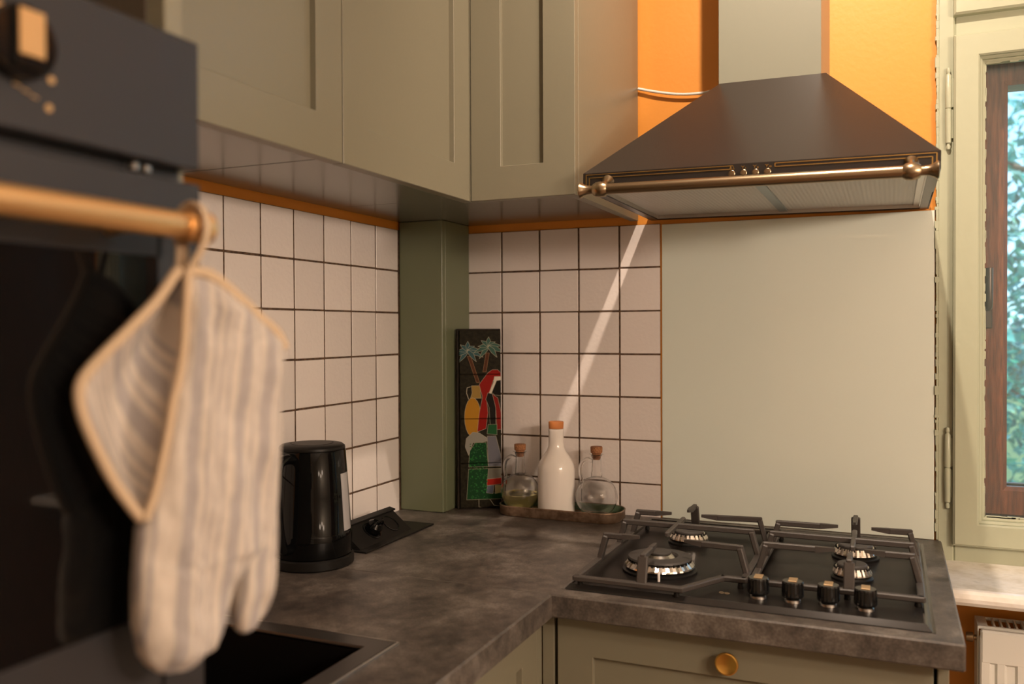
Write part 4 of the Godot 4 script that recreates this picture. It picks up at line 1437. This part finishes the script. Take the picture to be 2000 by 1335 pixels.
func cruet(at: Vector3, r: float, oil: bool, label: String) -> void:
	var t := thing("glass_cruet", label, "bottle", at, "glass cruets on the tray")
	var o := []
	var inn := []
	var h := 2.0 * r * 0.98
	var neck := 0.0112
	o.append(Vector2(0.0, 0.0))
	o.append(Vector2(r * 0.55, 0.0))
	for k in 15:
		var a := -1.02 + (1.02 + 1.30) * k / 14.0
		o.append(Vector2(cos(a) * r, r * 0.88 + sin(a) * r * 0.98 + 0.003))
	var ytop: float = o[-1].y
	for q in [[0.0125, 0.006], [0.0112, 0.014], [0.0105, 0.03], [0.0108, 0.044], [0.0125, 0.050], [0.0165, 0.0525]]:
		o.append(Vector2(q[0], ytop + q[1]))
	var n: int = o.size()
	for k in range(n - 1, 0, -1):
		var p: Vector2 = o[k]
		inn.append(Vector2(maxf(p.x - 0.0018, 0.0), p.y if k == n - 1 else maxf(p.y, 0.0035)))
	inn.append(Vector2(0.0, 0.0035))
	var s := S()
	lathe(s, o + inn, Transform3D(), 48)
	# looped handle on the left
	var hd := S()
	var dir := Vector3(-0.94, 0, 0.34)
	tube(hd, smooth_path([dir * 0.0105 + Vector3(0, ytop + 0.036, 0), dir * 0.022 + Vector3(0, ytop + 0.040, 0), dir * 0.034 + Vector3(0, ytop + 0.030, 0), dir * 0.037 + Vector3(0, ytop + 0.012, 0), dir * 0.034 + Vector3(0, ytop - 0.008, 0), dir * r * 0.78 + Vector3(0, ytop - 0.026, 0)], 6), 0.0044, 12)
	put("flask", s, M.glass, t)
	put("handle", hd, M.glass, t)
	var c := S()
	lathe(c, [Vector2(0.0, ytop + 0.040), Vector2(0.0085, ytop + 0.040), Vector2(0.0105, ytop + 0.054), Vector2(0.0135, ytop + 0.056), Vector2(0.0140, ytop + 0.068), Vector2(0.013, ytop + 0.0695), Vector2(0.0, ytop + 0.0695)], Transform3D(), 24)
	put("cork", c, M.cork, t)
	if oil:
		var q := [Vector2(0.0, 0.0040)]
		for k in 10:
			var a := -1.02 + 0.95 * k / 9.0
			q.append(Vector2(cos(a) * r - 0.0022, maxf(r * 0.88 + sin(a) * r * 0.98 + 0.003, 0.0040)))
		q.append(Vector2(0.0, q[-1].y))
		var l := S()
		lathe(l, q, Transform3D(), 40)
		put("oil", l, M.oil, t)

# ------------------------------------------------------------------ oven mitt
func mitt() -> void:
	var org := Vector3(0.6395, 1.37, 1.513)
	var u := Vector3(0.342, 0, -0.94)
	var n := Vector3(0.94, 0, 0.342)
	var t := thing("oven_mitt", "cream and grey striped quilted oven mitt hanging from the oven handle", "oven mitt", org)
	var cloth := mat(Color.WHITE, 0.92)
	cloth.albedo_texture = stripes()
	cloth.rim_enabled = true
	cloth.rim = 0.3
	# hand: cross sections from the finger tips up to the cuff (left, right, height in mm)
	var rows := [[-10.8, -7.2, -271.7], [-21.5, 2.8, -268.8], [-27.7, 10.4, -263.0], [-31.8, 19.7, -256.2], [-34.4, 26.1, -244.6], [-36.0, 29.3, -234.2], [-36.5, 34.7, -217.0], [-36.0, 49.0, -201.2], [-35.6, 64.5, -195.4], [-35.1, 69.2, -184.6], [-34.0, 70.8, -171.0], [-25.5, 71.8, -152.8], [-19.4, 72.5, -131.2], [-15.3, 73.5, -113.2], [-11.8, 73.8, -89.4], [-8.8, 74.4, -73.0], [-3.9, 75.0, -51.4], [-3.4, 73.3, -46.5], [-2.6, 62.2, -36.2], [-1.8, 48.9, -25.3], [-0.9, 34.8, -14.6], [-0.5, 25.7, -7.5], [0.3, 15.3, -0.5], [1.1, 5.6, 3.9]]
	var ns := FastNoiseLite.new()
	ns.seed = 4
	ns.frequency = 0.02
	var rings := []
	for i in rows.size() - 1:
		for k in 3:
			var q := []
			for c in 3:
				q.append(lerpf(rows[i][c], rows[i + 1][c], k / 3.0))
			rings.append(mitt_ring(q[0], q[1], q[2], u, n, ns, 0.021))
	put("hand", cloth_loft(rings, 0.0), cloth, t)
	# thumb
	var th := []
	var axis := [[54.4, -160.0, 15.0], [53.5, -187.4, 16.8], [52.0, -209.7, 16.6], [49.8, -231.9, 15.4], [47.6, -246.3, 12.6], [45.6, -254.5, 8.5], [44.4, -258.6, 3.0]]
	for i in axis.size() - 1:
		for k in 4:
			var f := k / 4.0
			var x := lerpf(axis[i][0], axis[i + 1][0], f)
			var y := lerpf(axis[i][1], axis[i + 1][1], f)
			var r := lerpf(axis[i][2], axis[i + 1][2], f)
			th.append(mitt_ring(x - r, x + r, y, u, n, ns, 0.014))
	put("thumb", cloth_loft(th, 0.3), cloth, t)
	# open cuff flap at the left, dished away from the room
	var outer := [[-4.4, 4.2], [-9.9, -3.0], [-20.7, -18.2], [-38.1, -36.1], [-57.9, -55.8], [-67.5, -67.0], [-70.7, -76.6], [-68.7, -91.3], [-61.1, -111.6], [-49.7, -136.1], [-39.3, -152.7], [-31.9, -163.0]]
	var seam := [[-0.4, 0.9], [-1.7, -22.1], [-3.9, -50.6], [-7.7, -71.2], [-11.8, -86.7], [-16.0, -109.1], [-20.1, -127.8], [-24.8, -146.2], [-31.2, -163.1]]
	var fo := []
	var fs := []
	for q in outer:
		fo.append(u * q[0] * 0.001 + Vector3(0, q[1] * 0.001, 0) + n * 0.004)
	for q in seam:
		fs.append(u * q[0] * 0.001 + Vector3(0, q[1] * 0.001, 0) + n * 0.002)
	var po := smooth_path(fo, 6)
	var ps := smooth_path(fs, 6)
	var st := SurfaceTool.new()
	st.begin(Mesh.PRIMITIVE_TRIANGLES)
	st.set_smooth_group(0)
	var N := 28
	var Mn := 10
	var grid := []
	for i in N + 1:
		var a: Vector3 = po[int(round(float(i) / N * (po.size() - 1)))]
		var b: Vector3 = ps[int(round(float(i) / N * (ps.size() - 1)))]
		var line := []
		for j in Mn + 1:
			var f := float(j) / Mn
			line.append(a.lerp(b, f) - n * 0.030 * sin(pow(f, 1.7) * PI * 0.97) * minf(1.0, a.distance_to(b) / 0.03))
		grid.append(line)
	for side in 2:
		for i in N:
			for j in Mn:
				var q := [grid[i][j], grid[i + 1][j], grid[i + 1][j + 1], grid[i][j + 1]]
				if side == 1:
					for c in 4:
						q[c] = q[c] - n * 0.003
				for ids in [[0, 1, 2], [0, 2, 3]]:
					var a: Vector3 = q[ids[0]]
					var b: Vector3 = q[ids[1]]
					var c: Vector3 = q[ids[2]]
					if (a - c).cross(a - b).dot(n if side == 0 else -n) < 0.0:
						var x := b
						b = c
						c = x
					st.set_smooth_group(side)
					for v in [a, b, c]:
						st.set_uv(Vector2((v.dot(u) * 0.92 + v.y * 0.40) * 6.0 + 0.1, v.y * 3.0))
						st.add_vertex(v)
	put("cuff_flap", st, cloth, t)
	var bd := S()
	tube(bd, po, 0.0042, 10, false, 0.9)
	put("binding", bd, M.binding, t)
	var sm := S()
	var ps2 := []
	for v in ps:
		ps2.append(v + n * 0.006)
	tube(sm, ps2, 0.0030, 8)
	put("piping", sm, M.binding, t)
	var rt := S()
	var rp := []
	for q in [[-2.6, 2.6], [16.1, 0.8], [35.6, -12.4], [55.9, -29.6], [68.6, -39.9], [75.5, -51.7]]:
		rp.append(u * q[0] * 0.001 + Vector3(0, q[1] * 0.001, 0) + n * 0.006)
	tube(rt, smooth_path(rp, 6), 0.0042, 10)
	put("binding", rt, M.binding, t)
	# hanging loop round the end of the handle
	var lp := S()
	var hx := Vector3(0.645, 1.4035, 1.511) - org
	var path := [Vector3(0, 0.0, 0) + n * 0.006, hx + Vector3(0.0115, -0.013, 0.0), hx + Vector3(0.0145, 0.0, 0), hx + Vector3(0.0095, 0.0115, -0.001), hx + Vector3(-0.001, 0.0150, -0.002), hx + Vector3(-0.011, 0.0095, -0.003), hx + Vector3(-0.0140, -0.002, -0.003), hx + Vector3(-0.010, -0.014, -0.002), Vector3(0.0, 0.002, 0) - n * 0.002]
	tube(lp, smooth_path(path, 6), 0.0046, 8, false, 0.45)
	put("loop", lp, M.binding, t)

func mitt_ring(l: float, r: float, y: float, u: Vector3, n: Vector3, ns: FastNoiseLite, thick: float) -> Array:
	var c := (l + r) / 2.0
	var h := (r - l) / 2.0
	var d := minf(thick, h * 0.001 * 0.85)
	var a := []
	for k in 40:
		var g := TAU * k / 40.0
		var ca := cos(g)
		var sa := sin(g)
		var x := c + h * signf(ca) * pow(absf(ca), 0.85)
		var w: float = d * signf(sa) * pow(absf(sa), 0.8)
		# quilting and soft creases running down the cloth
		w += (ns.get_noise_2d(x * 2.2, y * 0.35) * 0.010 + ns.get_noise_2d(x * 0.9 + 300.0, y * 1.1) * 0.005) * absf(sa) * minf(1.0, h / 20.0)
		a.append(u * x * 0.001 + Vector3(0, y * 0.001, 0) + n * w)
	return a

func cloth_loft(rings: Array, shift: float) -> SurfaceTool:
	var st := SurfaceTool.new()
	st.begin(Mesh.PRIMITIVE_TRIANGLES)
	var u := Vector3(0.342, 0, -0.94)
	for i in rings.size() - 1:
		var a: Array = rings[i]
		var b: Array = rings[i + 1]
		for k in a.size():
			var l := (k + 1) % a.size()
			st.set_smooth_group(0)
			for v in [a[k], b[l], a[l], a[k], b[k], b[l]]:
				st.set_uv(Vector2((v.dot(u) - v.y * 0.10) * 6.0 + shift, v.y * 3.0))
				st.add_vertex(v)
	return st

func stripes() -> ImageTexture:
	var im := Image.create(256, 256, false, Image.FORMAT_RGB8)
	var ns := noise_image(256, 0.08, 91, 3)
	var cream := Color(0.50, 0.44, 0.38)
	var grey := Color(0.31, 0.285, 0.28)
	for x in 256:
		var f := x / 256.0
		var a := 0.0
		for q in [[0.06, 0.05], [0.115, 0.014], [0.15, 0.014], [0.185, 0.014], [0.25, 0.05], [0.31, 0.014], [0.37, 0.055], [0.43, 0.014], [0.465, 0.014], [0.53, 0.05], [0.59, 0.014], [0.625, 0.014], [0.66, 0.014], [0.73, 0.055], [0.79, 0.014], [0.85, 0.05], [0.905, 0.014], [0.94, 0.014]]:
			a = maxf(a, 1.0 - smoothstep(q[1] * 0.42, q[1] * 0.58, absf(f - q[0])))
		for y in 256:
			var c := cream.lerp(grey, a * 0.9)
			var v := 0.9 + 0.2 * ns.get_pixel(x, y).r
			im.set_pixel(x, y, Color(c.r * v, c.g * v, c.b * v).linear_to_srgb())
	return ImageTexture.create_from_image(im)

# ------------------------------------------------------------------ radiator
func radiator() -> void:
	var t := thing("radiator", "cream panel radiator under the marble window sill", "radiator", Vector3(1.243, 0.2, 0.04))
	var p := S()
	# ribbed front panel
	var prof := PackedVector2Array()
	prof.append(Vector2(0.0, 0.0))
	prof.append(Vector2(0.0, 0.078))
	prof.append(Vector2(0.012, 0.080))
	for k in 28:
		var x := 0.024 + k * 0.0333
		prof.append(Vector2(x, 0.076))
		prof.append(Vector2(x + 0.004, 0.081))
		prof.append(Vector2(x + 0.016, 0.081))
		prof.append(Vector2(x + 0.020, 0.076))
	prof.append(Vector2(0.958, 0.080))
	prof.append(Vector2(0.970, 0.078))
	prof.append(Vector2(0.970, 0.0))
	prism(p, prof, 0.03, 0.515, Transform3D(Basis(Vector3(1, 0, 0), Vector3(0, 0, 1), Vector3(0, 1, 0)), Vector3.ZERO))
	box(p, Vector3(0.0, 0.5, 0.066), Vector3(0.970, 0.563, 0.0815), 0.004)
	box(p, Vector3(0.0, 0.0, 0.066), Vector3(0.970, 0.05, 0.0815), 0.004)
	box(p, Vector3(-0.001, 0.03, 0.062), Vector3(0.018, 0.55, 0.0805), 0.003)
	put("panel", p, M.radiator, t)
	var c := S()
	box(c, Vector3(-0.004, 0.03, 0.0), Vector3(-0.0015, 0.566, 0.066), 0.0005)
	put("side_cover", c, M.radiator, t)
	var g := S()
	box(g, Vector3(-0.0015, 0.5605, 0.0), Vector3(0.014, 0.566, 0.064))
	box(g, Vector3(0.014, 0.5605, 0.0), Vector3(0.970, 0.566, 0.006))
	box(g, Vector3(0.014, 0.5605, 0.058), Vector3(0.970, 0.566, 0.064))
	var go := put("grille", g, M.radiator, t)
	for k in 75:
		var b := S()
		box(b, Vector3(0.024 + k * 0.0125, 0.557, 0.006), Vector3(0.0275 + k * 0.0125, 0.566, 0.058))
		put("slat", b, M.radiator, go)
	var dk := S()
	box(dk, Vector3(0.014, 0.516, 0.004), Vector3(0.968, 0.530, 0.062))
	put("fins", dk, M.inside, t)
	var v := S()
	lathe(v, [Vector2(0.0, 0.0), Vector2(0.008, 0.0), Vector2(0.009, 0.003), Vector2(0.009, 0.012), Vector2(0.005, 0.013), Vector2(0.005, 0.020)], toward(Vector3.RIGHT, Vector3(-0.022, 0.537, 0.045)), 16)
	put("vent_valve", v, M.bronze, t)

# ------------------------------------------------------------------ added out of view beside the window, to darken the oven glass reflection
func added_dresser() -> void:
	var t := thing("added_dresser", "tall dark brown wooden cupboard added right of the window for the oven glass to mirror", "added_dresser", Vector3(2.37, 0, 0.0))
	var c := S()
	box(c, Vector3(0.0, 0.0, 0.0), Vector3(0.5, 2.1, 0.5), 0.004)
	put("carcass", c, M.wood, t)
	var k := S()
	box(k, Vector3(-0.02, 2.1005, 0.0), Vector3(0.52, 2.14, 0.53), 0.008)
	put("cornice", k, M.wood, t)
	for y in [0.1, 1.02]:
		var d := S()
		frame_ring(d, Rect2(0.01, y, 0.48, 0.9), 0.06, 0.501, 0.522, 0.004)
		var o := put("door", d, M.wood, t)
		var p := S()
		box(p, Vector3(0.065, y + 0.055, 0.501), Vector3(0.435, y + 0.845, 0.511))
		put("inset_panel", p, M.wood, o)
